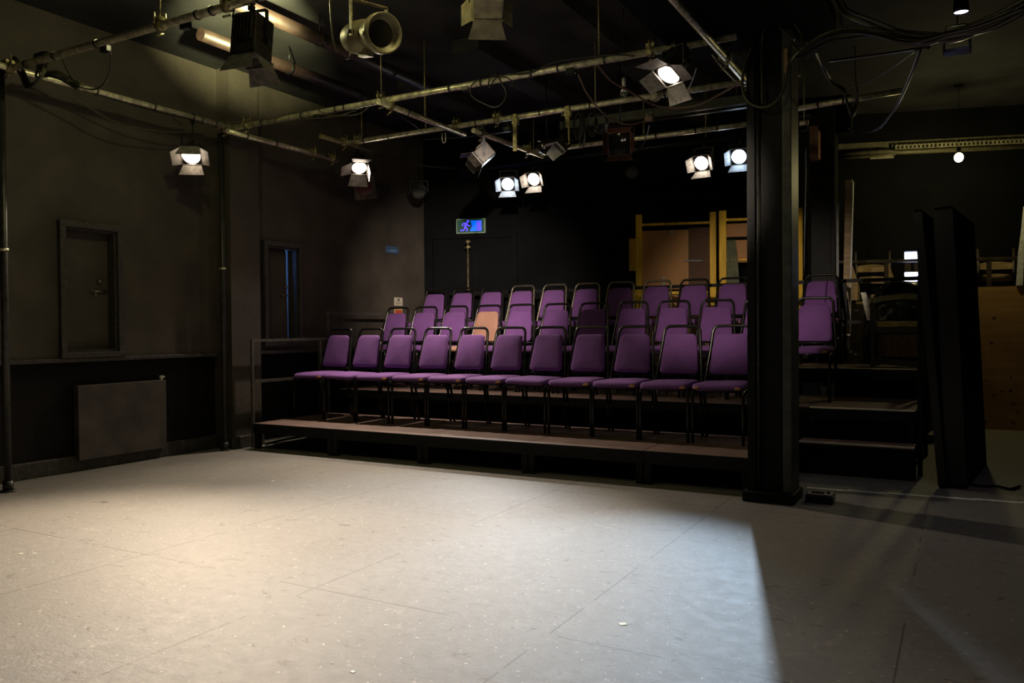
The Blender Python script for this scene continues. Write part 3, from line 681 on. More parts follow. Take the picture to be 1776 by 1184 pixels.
gpipe('pale scaffold tube running along the left wall to the pier', (-5.97, 2.3, ZR), (-5.97, 5.36, ZR), (.33,), (), (.55, .72, .88, .93))
gpipe('long pale scaffold tube crossing from the pier to the black column', (-6.16, 5.34, ZR+.0), (-1.28, 5.34, ZR), (.02, .08, .40, .88), (.40, .8), (.12, .22, .30, .32, .54, .60, .69, .735, .81, .93, .97))
gpipe('scaffold tube in the middle grid carrying coiled cables', (-5.45, 6.36, ZR), (-1.05, 6.36, ZR), (.03, .30, .40), (.22, .62), (.05, .12, .35, .50, .565, .61, .74, .76, .9))
gpipe('short shiny scaffold tube joining the second and third cross tubes', (-4.13, 5.2, ZR-.049), (-4.13, 6.5, ZR-.049), (.12,), (.5,), (.3,))
gpipe('short scaffold tube continuing along the left wall behind the pier', (-5.93, 5.25, ZR-.05), (-5.93, 6.75, ZR-.05), (.75, .95), (), (.15, .4))
gpipe('stub of scaffold tube clamped near the left wall behind the pier', (-5.62, 6.15, ZR+.049), (-5.62, 6.95, ZR+.049), (.45,), (.8,), (), .024, M_brass)
gpipe('scaffold tube from the black beam going back beside the column', (-1.42, 2.2, ZR-.049), (-1.42, 7.2, ZR-.049), (.68, .8), (.97,), (.3, .4), .024)
gpipe('farther scaffold tube under the twin black bars', (-4.1, 7.70, ZR), (-1.45, 7.70, ZR), (), (.5,), (.35, .55, .7, .78, .9))
gpipe('back-lit shiny scaffold tube segment in the grid centre', (-3.97, 6.4, ZR-.05), (-3.93, 7.75, ZR-.05), (.1, .75), (), (), .024)
gpipe('scaffold tube stretching right of the column with an open end', at(1385, 188, 'y', 7.3), at(1565, 157, 'y', 7.22), (), (), (.2, .45), .024)
gpipe('black-painted tube at the very back carrying the lit spotlights', (-5.3, 8.24, ZR+.02), (-1.3, 8.24, ZR+.02), (), (.25, .75), (), .024, M_metal)
gpipe('short scaffold tube end right of the column under the longer one', at(1387, 214, 'y', 7.75), at(1402, 212, 'y', 7.75), (), (.5,), (), .024)
b = BM(); box(b, (-3.55, 7.38, 3.16), (-1.5, 7.44, 3.24)); box(b, (-3.55, 7.50, 3.16), (-1.5, 7.56, 3.24)); 
for xx in (-3.2, -1.8): tube(b, [(xx, 7.47, 3.2), (xx, 7.47, ZC)], .006, 6); box(b, (xx-.01, 7.40, 3.19), (xx+.01, 7.54, 3.21))
tag(link('track_bar', b, M_pole), 'pair of black metal bars slung above the farther scaffold tube', 'bar')

# ------------------------------------------------------------------ stage lamps
def lamp(label, pos, aim, lit=None, power=0, size=.10, length=.26, body='par', doors=(35, 35, 35, 35), dl=.11, dm=M_barn, hm=M_heat, hang=None, angle=40, blend=.5, lenscol=None, group='stage lamps on the grid', roll=0, rod=False, ay=False, tw=False, nodoor=False, lens_s=16):
    pos = Vector(pos); f = (Vector(aim)-pos).normalized(); s = f.cross(Vector((0, 0, 1))).normalized(); u = s.cross(f)
    if roll: q = Matrix.Rotation(R(roll), 3, f); s = q @ s; u = q @ u
    M = Matrix((s, -f, u)).transposed().to_4x4()          # local -Y = forward, X = side, Z = up
    t = thing('stage_lamp', label, 'stage lamp', pos, 0, group)
    r = size; L = length
    b = BM()
    if body == 'par':
        lathe(b, [(r*.45, -L*.62), (r*.62, -L*.60), (r*.80, -L*.42), (r*.82, -L*.40), (r*.80, -L*.36), (r*.84, -L*.34), (r*.82, -L*.30), (r*.95, -L*.12), (r*.97, L*.3), (r*1.05, L*.31), (r*1.05, L*.38), (r*.93, L*.38), (r*.93, L*.345), (r*.0+.001, L*.345)], M)
        for k in range(10):
            a = k*math.pi/5; Mk = M @ Matrix.Rotation(a, 4, 'Y'); box(b, (-.003, L*.12, r*.8), (.003, L*.40, r*1.02), Mk)
    elif body == 'box':
        w = r*.95
        box(b, (-w, -L*.34, -w*1.0), (w, L*.45, w*1.0), M, .008)
        for k in range(6): box(b, (-w*.75+k*w*.28, -L*.1, w*1.0), (-w*.75+k*w*.28+.006, L*.40, w*1.16), M)
        lathe(b, [(r*.92, L*.30), (r*.92, L*.38), (r*.84, L*.38), (r*.84, L*.36), (.001, L*.36)], M)
        box(b, (-w*1.06, -L*.375, -w*1.06), (w*1.06, -L*.35, -w*.86), M); box(b, (-w*1.06, -L*.375, w*.86), (w*1.06, -L*.35, w*1.06), M)
    else:   # profile spot
        lathe(b, [(r*.5, -L*.62), (r*.85, -L*.55), (r*.98, -L*.35), (r*.98, -L*.1), (r*.78, -L*.02), (r*.78, L*.05), (r*.85, L*.06), (r*.85, L*.30), (r*1.15, L*.36), (r*1.15, L*.5), (r*1.05, L*.5), (r*1.03, L*.38), (.001, L*.36)], M, 28)
        box(b, (-.02, -L*.1, -r*1.2), (.02, L*.2, -r*.8), M); box(b, (-r*1.05, -.02, -.03), (-r*.8, .03, .03), M)
    link('housing', b, hm, t)
    b = BM(); disc(b, r*(.9 if body != 'box' else .86), L*(.37 if body != 'par' else .36), M, 28, .012)
    if lit:
        lm = emit('glowing_lamp_lens', lit, lens_s); link('lens', b, lm, t)
    else: link('lens', b, lenscol or M_glass, t)
    dF = L*.40 if body != 'box' else L*.385
    if not nodoor:
        w = r*1.0
        b = BM()
        for (x0, x1, z0, z1) in ((-w, w, w*.93, w), (-w, w, -w, -w*.93), (-w, -w*.93, -w, w), (w*.93, w, -w, w)): box(b, (x0, -dF-.008, z0), (x1, -dF+.004, z1), M)
        link('door_frame', b, dm, t)
        for k, a in enumerate(doors):
            if a is None: continue
            b = BM(); q = M @ Matrix.Rotation(k*math.pi/2, 4, 'Y') @ Matrix.Translation((0, -dF-.006, w)) @ Matrix.Rotation(R(-a), 4, 'X')
            ww = w*.92; w2 = w*(1.25 if k % 2 == 0 else .75)
            plate(b, [q @ Vector(p) for p in ((-ww, 0, 0), (ww, 0, 0), (w2, -dl, 0), (-w2, -dl, 0))], .0025); link('barn_door', b, dm, t)
    # yoke, hanging straight up to its hook
    hgt = (hang if hang is not None else ZR)-pos.z
    sh = Vector((s.x, s.y, 0)).normalized() if Vector((s.x, s.y, 0)).length > .1 else Vector((1, 0, 0)); yw = r*1.18; top = min(hgt-.06, r*1.9)
    b = BM(); fhz = Vector((-sh.y, sh.x, 0))
    def strap(p, q, wd=.014, th=.003):
        p = Vector(p); q = Vector(q); d = (q-p).normalized(); nrm = d.cross(fhz).normalized()
        plate(b, [p-fhz*wd, q-fhz*wd, q+fhz*wd, p+fhz*wd], th*2)
    for sg in (-1, 1): strap(sh*sg*yw-Vector((0, 0, .02)), sh*sg*yw+Vector((0, 0, top)))
    strap(-sh*yw+Vector((0, 0, top)), sh*yw+Vector((0, 0, top)))
    link('yoke', b, M_metal if body != 'profile' else M_brass, t)
    for sg in (-1, 1): b = BM(); tube(b, [sh*sg*(yw-.012), sh*sg*(yw+.022)], .012, 8); link('tilt_knob', b, M_metal, t)
    b = BM(); tube(b, [(0, 0, top-.004), (0, 0, hgt-.045)], .007, 8)
    hx = Vector((1, 0, 0)) if ay else Vector((0, 1, 0)); tube(b, [hx*(.028*math.cos(a))+Vector((0, 0, hgt+.028*math.sin(a))) for a in [R(x) for x in range(-110, 181, 30)]], .006, 6); box(b, (-.015, -.015, hgt-.06), (.015, .015, hgt-.035))
    link('hook_clamp', b, M_metal, t)
    if rod: b = BM(); tube(b, [(0, 0, hgt-.04), (0, 0, ZC-pos.z)], .007, 8); link('drop_rod', b, M_metal, t)
    if tw:   # short power lead and safety chain
        b = BM(); back = -f*L*.6; tube(b, smooth_path([back, back+Vector((0, 0, -.10))-f*.03, back+Vector((0, 0, -.05))-f*.10+sh*.05, back+sh*.12+Vector((0, 0, hgt*.6)), sh*.16+Vector((0, 0, hgt-.02))], 6), .005, 6); link('power_lead', b, M_olive, t)
    if power:
        ld = bpy.data.lights.new('spot_beam', 'SPOT'); ld.energy = power; ld.color = lit; ld.spot_size = R(angle); ld.spot_blend = blend; ld.shadow_soft_size = r*.5
        lo = bpy.data.objects.new('spot_beam', ld); COL.objects.link(lo); lo.parent = t; lo.location = f*(L*.42+.01); lo.rotation_euler = f.to_track_quat('-Z', 'Y').to_euler()
    return t
WARM = (1.0, .80, .60); WARM2 = (1.0, .83, .67); COOL = (.62, .80, 1.0); YEL = (1.0, .86, .38)
K = 1.0
lamp('glowing warm lamp with four open barn doors hanging from the left wall tube', at(335, 264, 'x', -5.955), (-3.3, 1.4, 0), WARM, 1080*K, .085, .22, doors=(-20, 40, 35, 50), dl=.10, hm=M_heat, angle=78, blend=1, tw=True, ay=True)
lamp('glowing warm lamp with one blazing barn door under the third cross tube', at(622, 283, 'y', 6.75), (-3.9, 5.2, 0), WARM2, 400*K, .085, .20, doors=(55, 60, 65, 5), dl=.13, angle=106, blend=.8, rod=True)
YB = 8.22
lamp('small cool white lamp at the back, leftmost of the four far lit lamps', at(882, 317, 'y', YB), (-2.6, 2.4, 0), COOL, 440*K, .085, .16, 'box', doors=(None, 30, 30, 38), dl=.09, angle=46, blend=.8, dm=M_white)
lamp('small warm lamp at the back just right of the leftmost cool one', at(929, 308, 'y', YB), (-4.0, 2.7, 0), WARM, 560*K, .085, .16, 'box', doors=(None, 30, 30, 38), dl=.09, angle=56, blend=.8, dm=M_white)
lamp('small warm lamp at the back beside the cool one nearest the column', at(1220, 280, 'y', YB), (-3.0, 2.4, 0), WARM, 560*K, .085, .16, 'box', doors=(None, 30, 30, 38), dl=.09, angle=46, blend=.8, dm=M_white)
lamp('bright cool white lamp at the back right against the column edge', at(1283, 269, 'y', YB), (-1.4, 2.1, 0), COOL, 1050*K, .085, .16, 'box', doors=(None, 30, 30, 38), dl=.09, angle=33, blend=.7, dm=M_white)
lamp('large glowing round lamp with flared barn doors left of the column', at(1169, 113, 'y', 5.18), (-2.6, 3.4, 0), WARM2, 230*K, .082, .24, doors=(60, 75, 60, 75), dl=.12, dm=M_barn, hm=M_heat, angle=58, blend=.9)
lamp('unlit box lamp with barn doors hanging from the nearest tube at top left', at(437, 72, 'y', 3.34), at(437, 72, 'y', 3.34)+Vector((.02, -.12, -1)), None, 0, .088, .30, 'box', doors=(20, None, 35, 35), dl=.10, dm=M_barn, hm=M_heat, tw=True)
lamp('big unlit beige profile spotlight with black snout at the top of the picture', at(640, 62, 'y', 3.34), at(640, 62, 'y', 3.34)+Vector((1.0, -.42, -.22)), None, 0, .088, .34, 'profile', nodoor=True, hm=M_beige, lenscol=M_rubber, tw=True)
lamp('beige lamp seen from behind, cut off by the top edge of the picture', at(846, -4, 'y', 3.34), (-4.85, 7.79, 1.70), WARM2, 1800*K, .075, .2, 'box', doors=(35, 35, 35, 35), dl=.09, hm=M_beige, dm=M_beige, angle=32, blend=1)
lamp('unlit lamp with pale side plates under the centre of the third tube', at(838, 268, 'y', 6.36), at(838, 268, 'y', 6.36)+Vector((-.7, -.5, -.75)), None, 0, .075, .2, 'box', doors=(30, 40, 30, 40), dl=.10, dm=M_heat)
lamp('unlit black lamp whose round lens faces the camera in the grid centre', at(948, 256, 'y', 7.1), at(948, 256, 'y', 7.1)+Vector((.55, -1, -.1)), None, 0, .075, .26, 'par', nodoor=True, hm=M_metal, rod=True)
lamp('unlit lamp with white-edged barn door in the grid centre', at(978, 248, 'y', 6.36), at(978, 248, 'y', 6.36)+Vector((-.5, -.45, -.7)), None, 0, .06, .16, 'box', doors=(30, 10, None, None), dl=.09, dm=M_white)
lamp('unlit lamp with brown heat-stained barn doors right of the coiled cables', at(1076, 250, 'y', 7.0), at(1076, 250, 'y', 7.0)+Vector((.25, -1, -.18)), None, 0, .105, .2, 'par', doors=(20, 20, 30, 25), dl=.09, dm=M_barnbr, hm=M_metal, tw=True, rod=True)
lamp('unlit lamp with square grey frame and round dark red gel by the left wall', at(634, 326, 'y', 7.3), at(634, 326, 'y', 7.3)+Vector((.62, -1, -.25)), None, 0, .105, .2, 'par', nodoor=True, hm=M_metal, lenscol=M_gel, rod=True)
g = Vector(at(634, 326, 'y', 7.3)); f = Vector((.62, -1, -.25)).normalized(); s_ = f.cross(Vector((0, 0, 1))).normalized(); u_ = s_.cross(f)
b = BM(); Mg = Matrix((s_, -f, u_)).transposed().to_4x4(); Mg.translation = g+f*.085; Mg = Mg @ Matrix.Rotation(R(6), 4, 'Y')
ring = 20; o1 = []; i1 = []
for k in range(ring):
    a = k*2*math.pi/ring+math.pi/4; c_, s2 = math.cos(a), math.sin(a); m_ = max(abs(c_), abs(s2)); o1.append(b.verts.new(Mg @ Vector((c_/m_*.125, 0, s2/m_*.125)))); i1.append(b.verts.new(Mg @ Vector((c_*.088, 0, s2*.088))))
for k in range(ring): b.faces.new((o1[k], o1[(k+1) % ring], i1[(k+1) % ring], i1[k]))
bmesh.ops.solidify(b, geom=b.faces[:], thickness=.004)
gl = [o for o in bpy.data.objects if o.get('label', '').startswith('unlit lamp with square grey')][0]
go = link('gel_frame', b, M_gelf, gl); go.location = -Vector(gl.location)
lamp('unlit black lamp almost lost in the dark left of the exit sign', at(727, 330, 'y', 8.2), at(727, 330, 'y', 8.2)+Vector((.6, -1, -.3)), None, 0, .09, .2, 'par', nodoor=True, hm=M_metal, rod=True)
lamp('faint unlit round lamp hanging low before the back wall', at(1095, 300, 'y', 8.35), at(1095, 300, 'y', 8.35)+Vector((.45, -1, -.1)), None, 0, .07, .2, 'par', nodoor=True, hm=M_metal, lenscol=mat('grey_frosted_lens', (.06, .06, .06), .6), rod=True)
# further lamps above the picture
gpipe('short scaffold tube under the black beam, above the picture', (-1.9, 2.6, 2.98), (-.5, 2.6, 2.98), (), (), ())
lamp('lamp under the beam above the picture, lighting the right hand seats', (-1.55, 2.6, 2.75), (-1.9, 8.0, 1.45), WARM2, 480*K, .08, .2, 'box', doors=(35, 35, 35, 35), dl=.09, hang=2.98, angle=28, blend=.75)
t = thing('added_uplight', 'small added spotlight hidden behind the unlit box lamp, making the ceiling glow', 'added light', at(430, 56, 'y', 3.60))  # extra spot added for the ceiling glow, out of sight behind a lamp
f = (Vector((-5.0, 4.62, ZC))-Vector(t.location)).normalized(); s_ = f.cross(Vector((0, 0, 1))).normalized(); Mq = Matrix((s_, -f, s_.cross(f))).transposed().to_4x4()
b = BM(); lathe(b, [(.02, -.08), (.03, -.07), (.035, -.02), (.05, .04), (.048, .04), (.03, 0), (.001, -.005)], Mq, 18); link('housing', b, M_metal, t)
b = BM(); disc(b, .045, .03, Mq, 18); link('lens', b, emit('added_uplight_lens', (1, .95, .5), 20), t)
b = BM(); tube(b, [(0, 0, -.02), (0, -.12, .06), Vector((-3.70, 3.335, 3.03))-Vector(t.location)], .008, 6); link('added_uplight_clip', b, M_metal, t)
ld = bpy.data.lights.new('added_uplight_beam', 'SPOT'); ld.energy = 1700; ld.color = (1, .95, .45); ld.spot_size = R(42); ld.spot_blend = 1; ld.shadow_soft_size = .03
lo = bpy.data.objects.new('added_uplight_beam', ld); COL.objects.link(lo); lo.parent = t; lo.location = f*.06; lo.rotation_euler = f.to_track_quat('-Z', 'Y').to_euler()

# pendant bulbs
def pendant(label, p, ceil_z, s, power, col, r=.045):
    t = thing('pendant_bulb', label, 'light bulb', p, 0, 'bare pendant bulbs'); h = ceil_z-p[2]
    b = BM(); bmesh.ops.create_uvsphere(b, u_segments=16, v_segments=12, radius=r)
    for v in b.verts: v.co.z *= 1.1
    for f in b.faces: f.smooth = True
    o = link('bulb', b, emit('glowing_pendant_bulb', col, s), t)
    b = BM(); tube(b, [(0, 0, r*.9), (0, 0, r+.06)], .02, 10); link('lamp_holder', b, M_metal, t)
    b = BM(); tube(b, [(0, 0, r+.05), (0, 0, h-.015)], .003, 6); link('flex', b, M_rubber, t)
    b = BM(); tube(b, [(0, 0, h-.022), (0, 0, h-.001)], [.05, .03], 14); link('ceiling_rose', b, M_metal, t)
    ld = bpy.data.lights.new('bulb_glow', 'POINT'); ld.energy = power; ld.color = col; ld.shadow_soft_size = r*1.1
    lo = bpy.data.objects.new('bulb_glow', ld); COL.objects.link(lo); lo.parent = t; lo.location = (0, 0, -r*1.25-.03)
    return t
pendant('bare yellow-glowing pendant bulb at the right of the room', at(1663, 273, 'y', 9.84), ZC, 25, 22, YEL)
pendant('bare pendant bulb above the top left of the picture', (-4.33, 3.66, 3.38), ZC, 20, 24, (.95, .9, .42))
pendant('bare pendant bulb over the stage above the picture', (-2.3, 3.0, 3.40), ZC, 20, 10, (1.0, .88, .42))
# unlit clear bulb hanging in the grid
t = thing('pendant_bulb', 'unlit clear bulb hanging between the second and third tubes', 'light bulb', at(1082, 168, 'y', 6.1), 0, 'bare pendant bulbs')
b = BM(); lathe(b, [(.003, 0), (.016, .004), (.026, .02), (.03, .035), (.026, .05), (.014, .07), (.012, .085)], Matrix.Rotation(R(-90), 4, 'X'), 14); link('bulb', b, M_bulb, t)
b = BM(); tube(b, [(0, 0, .08), (0, 0, .15)], .016, 8); link('lamp_holder', b, M_white, t); b = BM(); tube(b, smooth_path([(0, 0, .14), (.02, 0, .2), (-.01, 0, .28), (0, 0, ZC-t.location.z-.002)]), .004, 6); link('flex', b, M_rubber, t)
t = thing('smoke_detector', 'small round pale fitting beside the third tube near the big lamp', 'detector', at(1136, 166, 'y', 6.3)); b = BM(); lathe(b, [(.03, -.02), (.042, 0), (.04, .03), (.02, .045)], Matrix.Rotation(R(90), 4, 'X'), 18); link('body', b, M_cream, t)
b = BM(); tube(b, [(0, 0, -.0), (0, 0, ZC-t.location.z-.002)], .006, 6); link('drop_rod', b, M_metal, t)
# ceiling spotlight at top right
p = at(1667, 22, 'y', 5.2); t = thing('ceiling_downlight', 'small violet-white glowing spotlight at the top right', 'downlight', p)
b = BM(); lathe(b, [(.02, -.12), (.034, -.11), (.04, -.02), (.043, 0), (.038, 0), (.036, -.01), (.001, -.012)], Matrix.Rotation(R(90), 4, 'X'), 20); link('can', b, M_metal, t)
b = BM(); disc(b, .036, -.006, Matrix.Rotation(R(90), 4, 'X'), 20, .01); link('lens', b, emit('glowing_downlight', (.75, .66, 1.0), 12), t)
b = BM(); tube(b, [(0, 0, .11), (0, 0, ZC-p.z-.002)], .006, 6); link('drop_rod', b, M_metal, t)
ld = bpy.data.lights.new('downlight_beam', 'SPOT'); ld.energy = 9; ld.color = (.8, .75, 1); ld.spot_size = R(110); ld.spot_blend = .8; ld.shadow_soft_size = .03; lo = bpy.data.objects.new('downlight_beam', ld); COL.objects.link(lo); lo.parent = t; lo.location = (0, 0, -.03)
p = at(1660, 78, 'y', 5.6); t = thing('floodlight', 'unlit black floodlight in a wire yoke at the top right', 'floodlight', p)
b = BM(); box(b, (-.075, -.05, -.05), (.075, .04, -.03)); box(b, (-.075, -.05, -.05), (-.068, .04, .02)); box(b, (.068, -.05, -.05), (.075, .04, .02)); box(b, (-.04, -.03, .02), (.04, .03, .06)); link('housing', b, M_metal, t)
b = BM(); tube(b, [(-.07, 0, -.03), (-.06, 0, .12), (.05, 0, .12), (.07, 0, -.03)], .005, 6); tube(b, [(0, 0, .12), (0, 0, ZC-p.z)], .006, 6); link('yoke', b, M_metal, t)

# ------------------------------------------------------------------ cables
CB = 'cables draped through the lighting grid'
def cable(label, pts, r=.006, m=M_rubber, ties=(), n=8, name='hanging_cable', strands=1, spread=.012):
    pts = [Vector(p) for p in pts]; o0 = pts[0]
    if strands == 1 and not ties:
        b = BM(); tube(b, [p-o0 for p in smooth_path(pts, n)], r, 6); o = link(name, b, m, None, o0); tag(o, label, 'cable', CB); return o
    t = thing(name, label, 'cable', o0, 0, CB); rnd = random.Random(len(label))
    for k in range(strands):
        a = k*2.4; off = Vector((math.cos(a), math.sin(a)*.6, math.sin(a)))*spread*math.sqrt(k/max(1, strands))*1.5
        q = [p-o0+off+Vector((rnd.uniform(-1, 1), rnd.uniform(-1, 1), rnd.uniform(-1, 1)))*spread*.5 for p in pts]
        b = BM(); tube(b, smooth_path(q, n), r, 6); link('strand', b, m if k % 3 else M_olive, t)
    return t
A = lambda px, py, y: at(px, py, 'y', y)
B_ = lambda px, py, x: at(px, py, 'x', x)
cable('long thin cable sagging under the left wall tube, lower of the pair', [B_(60, 125, -5.95), B_(130, 170, -6.0), B_(200, 212, -6.02), B_(260, 225, -6.02), B_(322, 229, -6.02), B_(390, 216, -5.98)], .006, M_olive)
cable('long thin cable sagging under the left wall tube, upper of the pair', [B_(62, 118, -5.92), B_(150, 158, -5.96), B_(215, 196, -6.0), B_(262, 212, -6.0), B_(310, 221, -6.0), B_(392, 214, -5.96)], .006, M_olive)
cable('cable looping between two sockets left of the nearest tube', [A(108, 103, 3.36), A(118, 125, 3.38), A(135, 148, 3.4), A(160, 155, 3.42), A(178, 147, 3.42), A(190, 125, 3.4), A(192, 92, 3.36)], .005, M_rubber)
cable('tangle of black cables wound round the tube corner at the far left', [A(5, 112, 3.36), A(25, 105, 3.36), A(40, 130, 3.36), A(52, 148, 3.36), A(75, 128, 3.38), A(62, 100, 3.36), A(80, 98, 3.36), A(70, 130, 3.4), A(95, 128, 3.42), A(140, 150, 3.5)], .009, M_rubber, strands=5, spread=.02)
cable('bundle of cables strapped under the left wall tube', [B_(75, 124, -5.94), B_(110, 133, -5.96), B_(145, 152, -5.97), B_(250, 186, -5.97), B_(330, 203, -5.97), B_(380, 214, -5.97)], .007, M_rubber, strands=3, spread=.014)
cable('thin pale wire wrapped along the second tube near the pier', [A(385, 214, 5.30), A(430, 210, 5.30), A(480, 204, 5.30), A(520, 190, 5.31), A(545, 187, 5.31), A(570, 200, 5.31), A(620, 198, 5.31), A(640, 185, 5.31)], .0045, M_olive)
cable('fine cable sagging below the second tube', [A(510, 196, 5.32), A(530, 205, 5.32), A(580, 202, 5.32), A(632, 186, 5.32)], .004, M_olive)
cable('thin dark cable hanging from the middle tube junction to the third tube', [A(665, 178, 5.36), A(690, 198, 5.6), A(715, 215, 5.9), A(735, 230, 6.3)], .004)
cable('wiggling power cable looped over the second tube above centre', [A(838, 122, 5.3), A(830, 135, 5.28), A(816, 152, 5.28), A(820, 168, 5.28), A(840, 180, 5.28), A(858, 186, 5.28), A(872, 178, 5.28), A(878, 160, 5.28), A(868, 140, 5.28), A(860, 125, 5.3)], .006)
cable('small cable loop on the second tube, left of the wiggling one', [A(865, 128, 5.3), A(855, 142, 5.28), A(848, 152, 5.28), A(852, 130, 5.3), A(880, 135, 5.3), A(892, 148, 5.28), A(884, 148, 5.28)], .005)
cable('black cable running along the second tube toward the big lamp', [A(880, 128, 5.30), A(920, 126, 5.31), A(960, 108, 5.31), A(1010, 100, 5.31), A(1060, 95, 5.31), A(1100, 97, 5.31)], .007)
cable('brown cable drooping from the second tube to a hanging plug', [A(1003, 130, 5.36), A(1020, 165, 5.5), A(1045, 195, 5.8), A(1070, 211, 6.0), A(1095, 216, 6.1), A(1117, 210, 6.2)], .007, M_copper)
cable('dark cable swooping under the third tube toward the column', [A(1035, 112, 5.36), A(1060, 140, 5.6), A(1095, 160, 5.8), A(1130, 180, 6.0), A(1165, 187, 6.1), A(1210, 182, 6.1), A(1245, 165, 6.0), A(1290, 140, 5.8)], .0075, M_copper)
cable('pair of short black leads dropping from the big lamp to the third tube', [A(1232, 92, 5.3), A(1250, 115, 5.6), A(1270, 135, 5.9), A(1290, 150, 6.1)], .005)
cable('single thin lead hanging below the big lamp', [A(1208, 115, 5.2), A(1200, 140, 5.6), A(1188, 165, 6.0), A(1183, 172, 6.25)], .005)
for k, (px, w, h, lab) in enumerate(((1003, 8, 46, 'loose cable coil on the third tube, leftmost of the hanging coils'), (1010, 5, 62, 'narrow long cable coil second from the left on the third tube'), (1027, 9, 40, 'round cable coil third from the left on the third tube'), (1042, 12, 36, 'wide open cable coil, rightmost of the hanging coils'))):
    t = thing('cable_coil', lab, 'cable coil', A(px, 200, 6.36), 0, 'cable coils on the third tube')
    o0 = Vector(t.location)
    for j in range(3):
        pts = [];
        for a in range(0, 361, 24):
            aa = R(a); pts.append(A(px+w*(1-.12*j)*math.sin(aa)+random.uniform(-1, 1), 196+h/2*(1-.1*j)-h/2*(1-.1*j)*math.cos(aa), 6.33+.01*j)-o0)
        b = BM(); tube(b, smooth_path(pts, 3), .0045, 6); link('loop', b, M_rubber, t)
for k, (px, py, px2, py2, Y, lab) in enumerate(((1392, 0, 0, 0, 0, ''),)): pass
t = thing('cable_plug', 'pinkish in-line cable connector hanging under the third tube', 'plug', A(1125, 207, 6.2)); b = BM(); box(b, (-.03, -.02, -.018), (.03, .02, .02), bev=.004); box(b, (-.02, -.014, .018), (.005, .014, .04)); link('body', b, M_copper, t)
b = BM(); tube(b, smooth_path([(.01, 0, .035), (.03, 0, .08), (.02, .05, .14), (.0, .1, .18)]), .004, 6); link('lead', b, M_rubber, t)
cable('chain-like cable dropping from the plug to the brown-doored lamp', [A(1127, 215, 6.2), A(1122, 232, 6.4), A(1117, 248, 6.6), A(1108, 258, 6.8), A(1100, 262, 7.0)], .005)
# sockets on the tubes
for (px, py, Y, lab) in ((183, 84, 3.36, 'small black socket hanging under the nearest tube, left one'), (322, 44, 3.36, 'small black socket hanging under the nearest tube, right one'), (808, 152, 5.34, 'small black socket hanging under the second tube left of the loop'), (990, 123, 5.34, 'small black socket strapped under the second tube at centre'), (550, 203, 5.34, 'small black socket under the second tube near the left'), (880, 224, 6.36, 'small black socket under the third tube near the centre')):
    t = thing('hanging_socket', lab, 'socket', A(px, py, Y), 0, 'sockets under the tubes'); b = BM(); box(b, (-.035, -.02, -.025), (.035, .02, .02), bev=.005); link('case', b, M_metal, t)
    b = BM(); tube(b, [(0, 0, .02), (0, 0, .052)], .012, 8); link('strap', b, M_rubber, t)
# small scaffold drop bars carrying lamps under the third tube
for (px, y0, y1, lab) in ((893, 198, 262, 'short brass-coloured drop bar clamped on the third tube, left one'), (984, 184, 250, 'short brass-coloured drop bar clamped on the third tube, right one')):
    a = A(px, y0, 6.325); e = A(px, y1, 6.325); t = thing('drop_bar', lab, 'bar', a, 0, 'drop bars on the third tube'); b = BM(); box(b, (-.018, -.008, e.z-a.z), (.018, .008, 0)); link('bar', b, M_brass, t)
    b = BM(); box(b, (-.026, -.012, -.09), (.026, .03, -.04)); link('clamp', b, M_brass, t)
t = thing('safety_carabiner', 'shiny wire loop dangling below the junction of the third tube', 'carabiner', A(770, 236, 6.36)); b = BM(); tube(b, smooth_path([(-.018, 0, .03), (-.02, 0, -.03), (-.01, 0, -.06), (.01, 0, -.06), (.018, 0, -.03), (.016, 0, .03)], 5), .004, 6); link('loop', b, M_steel, t)
# junctions: bright clamps at the second cross of the rig
# column cables
cable('thick cable loop hanging down the front of the column', [A(1376, 80, 5.36), A(1387, 88, 5.36), A(1390, 60, 5.36), A(1372, 34, 5.36), A(1366, 30, 5.37)], .011, M_olive)
cable('large cable loop drooping across the column face', [A(1303, 82, 5.37), A(1290, 120, 5.36), A(1288, 155, 5.35), A(1300, 178, 5.34), A(1325, 186, 5.34), A(1350, 172, 5.34), A(1363, 140, 5.34), A(1370, 105, 5.34), A(1390, 80, 5.34)], .0095, M_olive)
cable('second thinner cable arching down the middle of the column', [A(1322, 180, 5.385), A(1321, 120, 5.38), A(1322, 70, 5.37), A(1330, 42, 5.36), A(1350, 46, 5.36), A(1378, 70, 5.36)], .007, M_olive)
cable('thick bundle of cables sweeping from the column to the top right corner', [A(1388, 98, 5.3), A(1425, 75, 5.1), A(1470, 58, 4.9), A(1520, 60, 4.7), A(1590, 70, 4.5), A(1650, 62, 4.3), A(1720, 40, 4.1), A(1790, 8, 3.9)], .010, M_rubber, strands=7, spread=.024)
cable('bundle of olive cables falling from the beam and joining the sweeping bundle', [A(1448, -10, 4.9), A(1465, 20, 4.9), A(1510, 40, 4.8), A(1560, 60, 4.7), A(1620, 66, 4.5)], .008, M_olive, strands=4, spread=.018)
cable('pale frayed cable dropping from the beam near the column', [A(1443, -8, 5.0), A(1450, 12, 5.0), A(1460, 35, 5.0), A(1460, 52, 5.0)], .008, M_olive, strands=2, spread=.012)
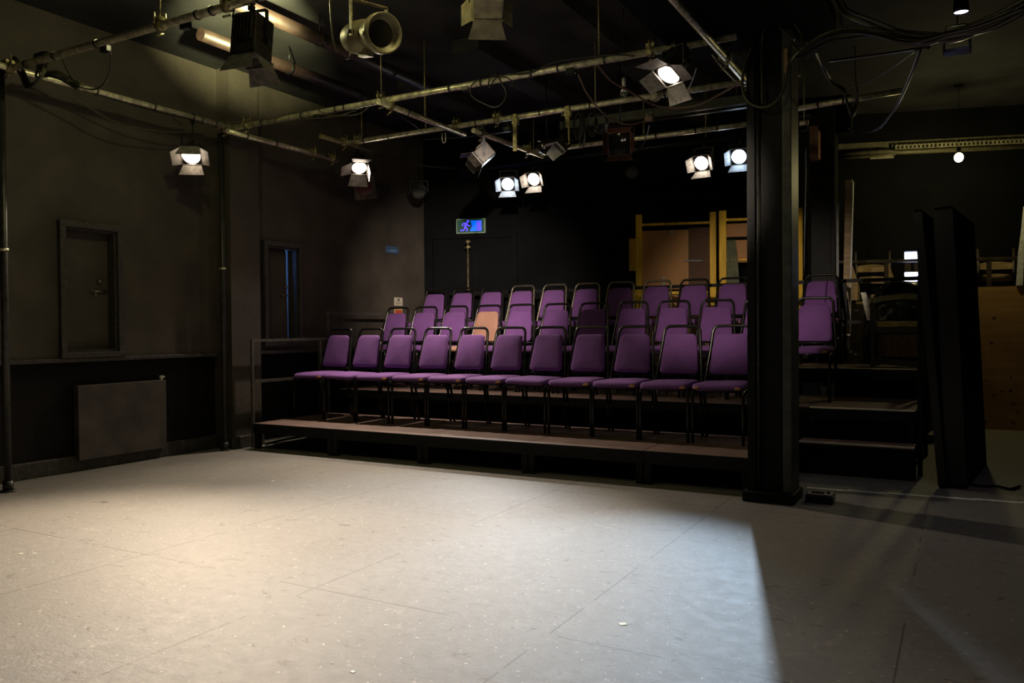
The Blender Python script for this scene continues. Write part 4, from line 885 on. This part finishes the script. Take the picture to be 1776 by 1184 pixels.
cable('black cable dropping steeply from the bundle and curling left', [A(1597, 84, 4.6), A(1580, 130, 5.0), A(1560, 175, 5.6), A(1545, 198, 6.4), A(1525, 222, 6.9), A(1500, 230, 7.1), A(1472, 222, 7.2)], .009, M_rubber)
cable('thin cable slanting from the bundle down to the rear column', [A(1590, 86, 4.6), A(1555, 112, 5.4), A(1515, 137, 6.3), A(1470, 150, 7.4)], .005, M_rubber)
cable('straight dark cable running from the column to the bundle', [A(1440, 106, 5.8), A(1500, 98, 5.4), A(1560, 90, 5.0), A(1610, 82, 4.6)], .010, M_rubber)
cable('cluster of cables hanging from the beam end beside the rear column', [A(1400, 68, 5.7), A(1420, 100, 6.2), A(1438, 135, 6.8), A(1450, 148, 7.0), A(1464, 155, 7.1), A(1468, 170, 7.1), A(1474, 190, 7.1), A(1479, 198, 7.1), A(1486, 175, 7.1), A(1484, 130, 7.0), A(1483, 80, 6.9)], .008, M_olive, strands=3, spread=.014)
cable('thin line hanging vertically right of the big column', [A(1398, 250, 7.7), A(1397, 330, 7.7), A(1394, 480, 7.7)], .005, M_rubber)
cable('beaded cable strung along the dark back of the grid at left', [A(650, 271, 7.0), A(700, 280, 7.3), A(740, 288, 7.6), A(790, 292, 8.0)], .008, M_rubber)
cable('black cable slung low between the third tube lamps', [A(735, 242, 6.4), A(800, 238, 6.45), A(850, 232, 6.4), A(880, 228, 6.38)], .006)
t = thing('hanging_speaker', 'small brown-sided box fixed to the left face of the rear column', 'speaker', A(1416, 245, 9.7)); b = BM(); box(b, (-.06, -.08, -.2), (.03, .1, .16)); link('case', b, M_barnbr, t)
t = thing('wall_bracket_unit', 'dark unit bracketed on the rear column near the ceiling', 'unit', A(1462, 190, 9.6)); b = BM(); box(b, (-.08, 0, -.25), (.08, .2, .35)); link('case', b, M_back, t)

# ------------------------------------------------------------------ world and view
w = bpy.data.worlds.new('world'); w.use_nodes = True; scene.world = w
w.node_tree.nodes['Background'].inputs[0].default_value = (.5, .55, .7, 1); w.node_tree.nodes['Background'].inputs[1].default_value = .004
scene.view_settings.view_transform = 'Standard'; scene.view_settings.look = 'None'; scene.view_settings.gamma = 1; scene.view_settings.exposure = 0
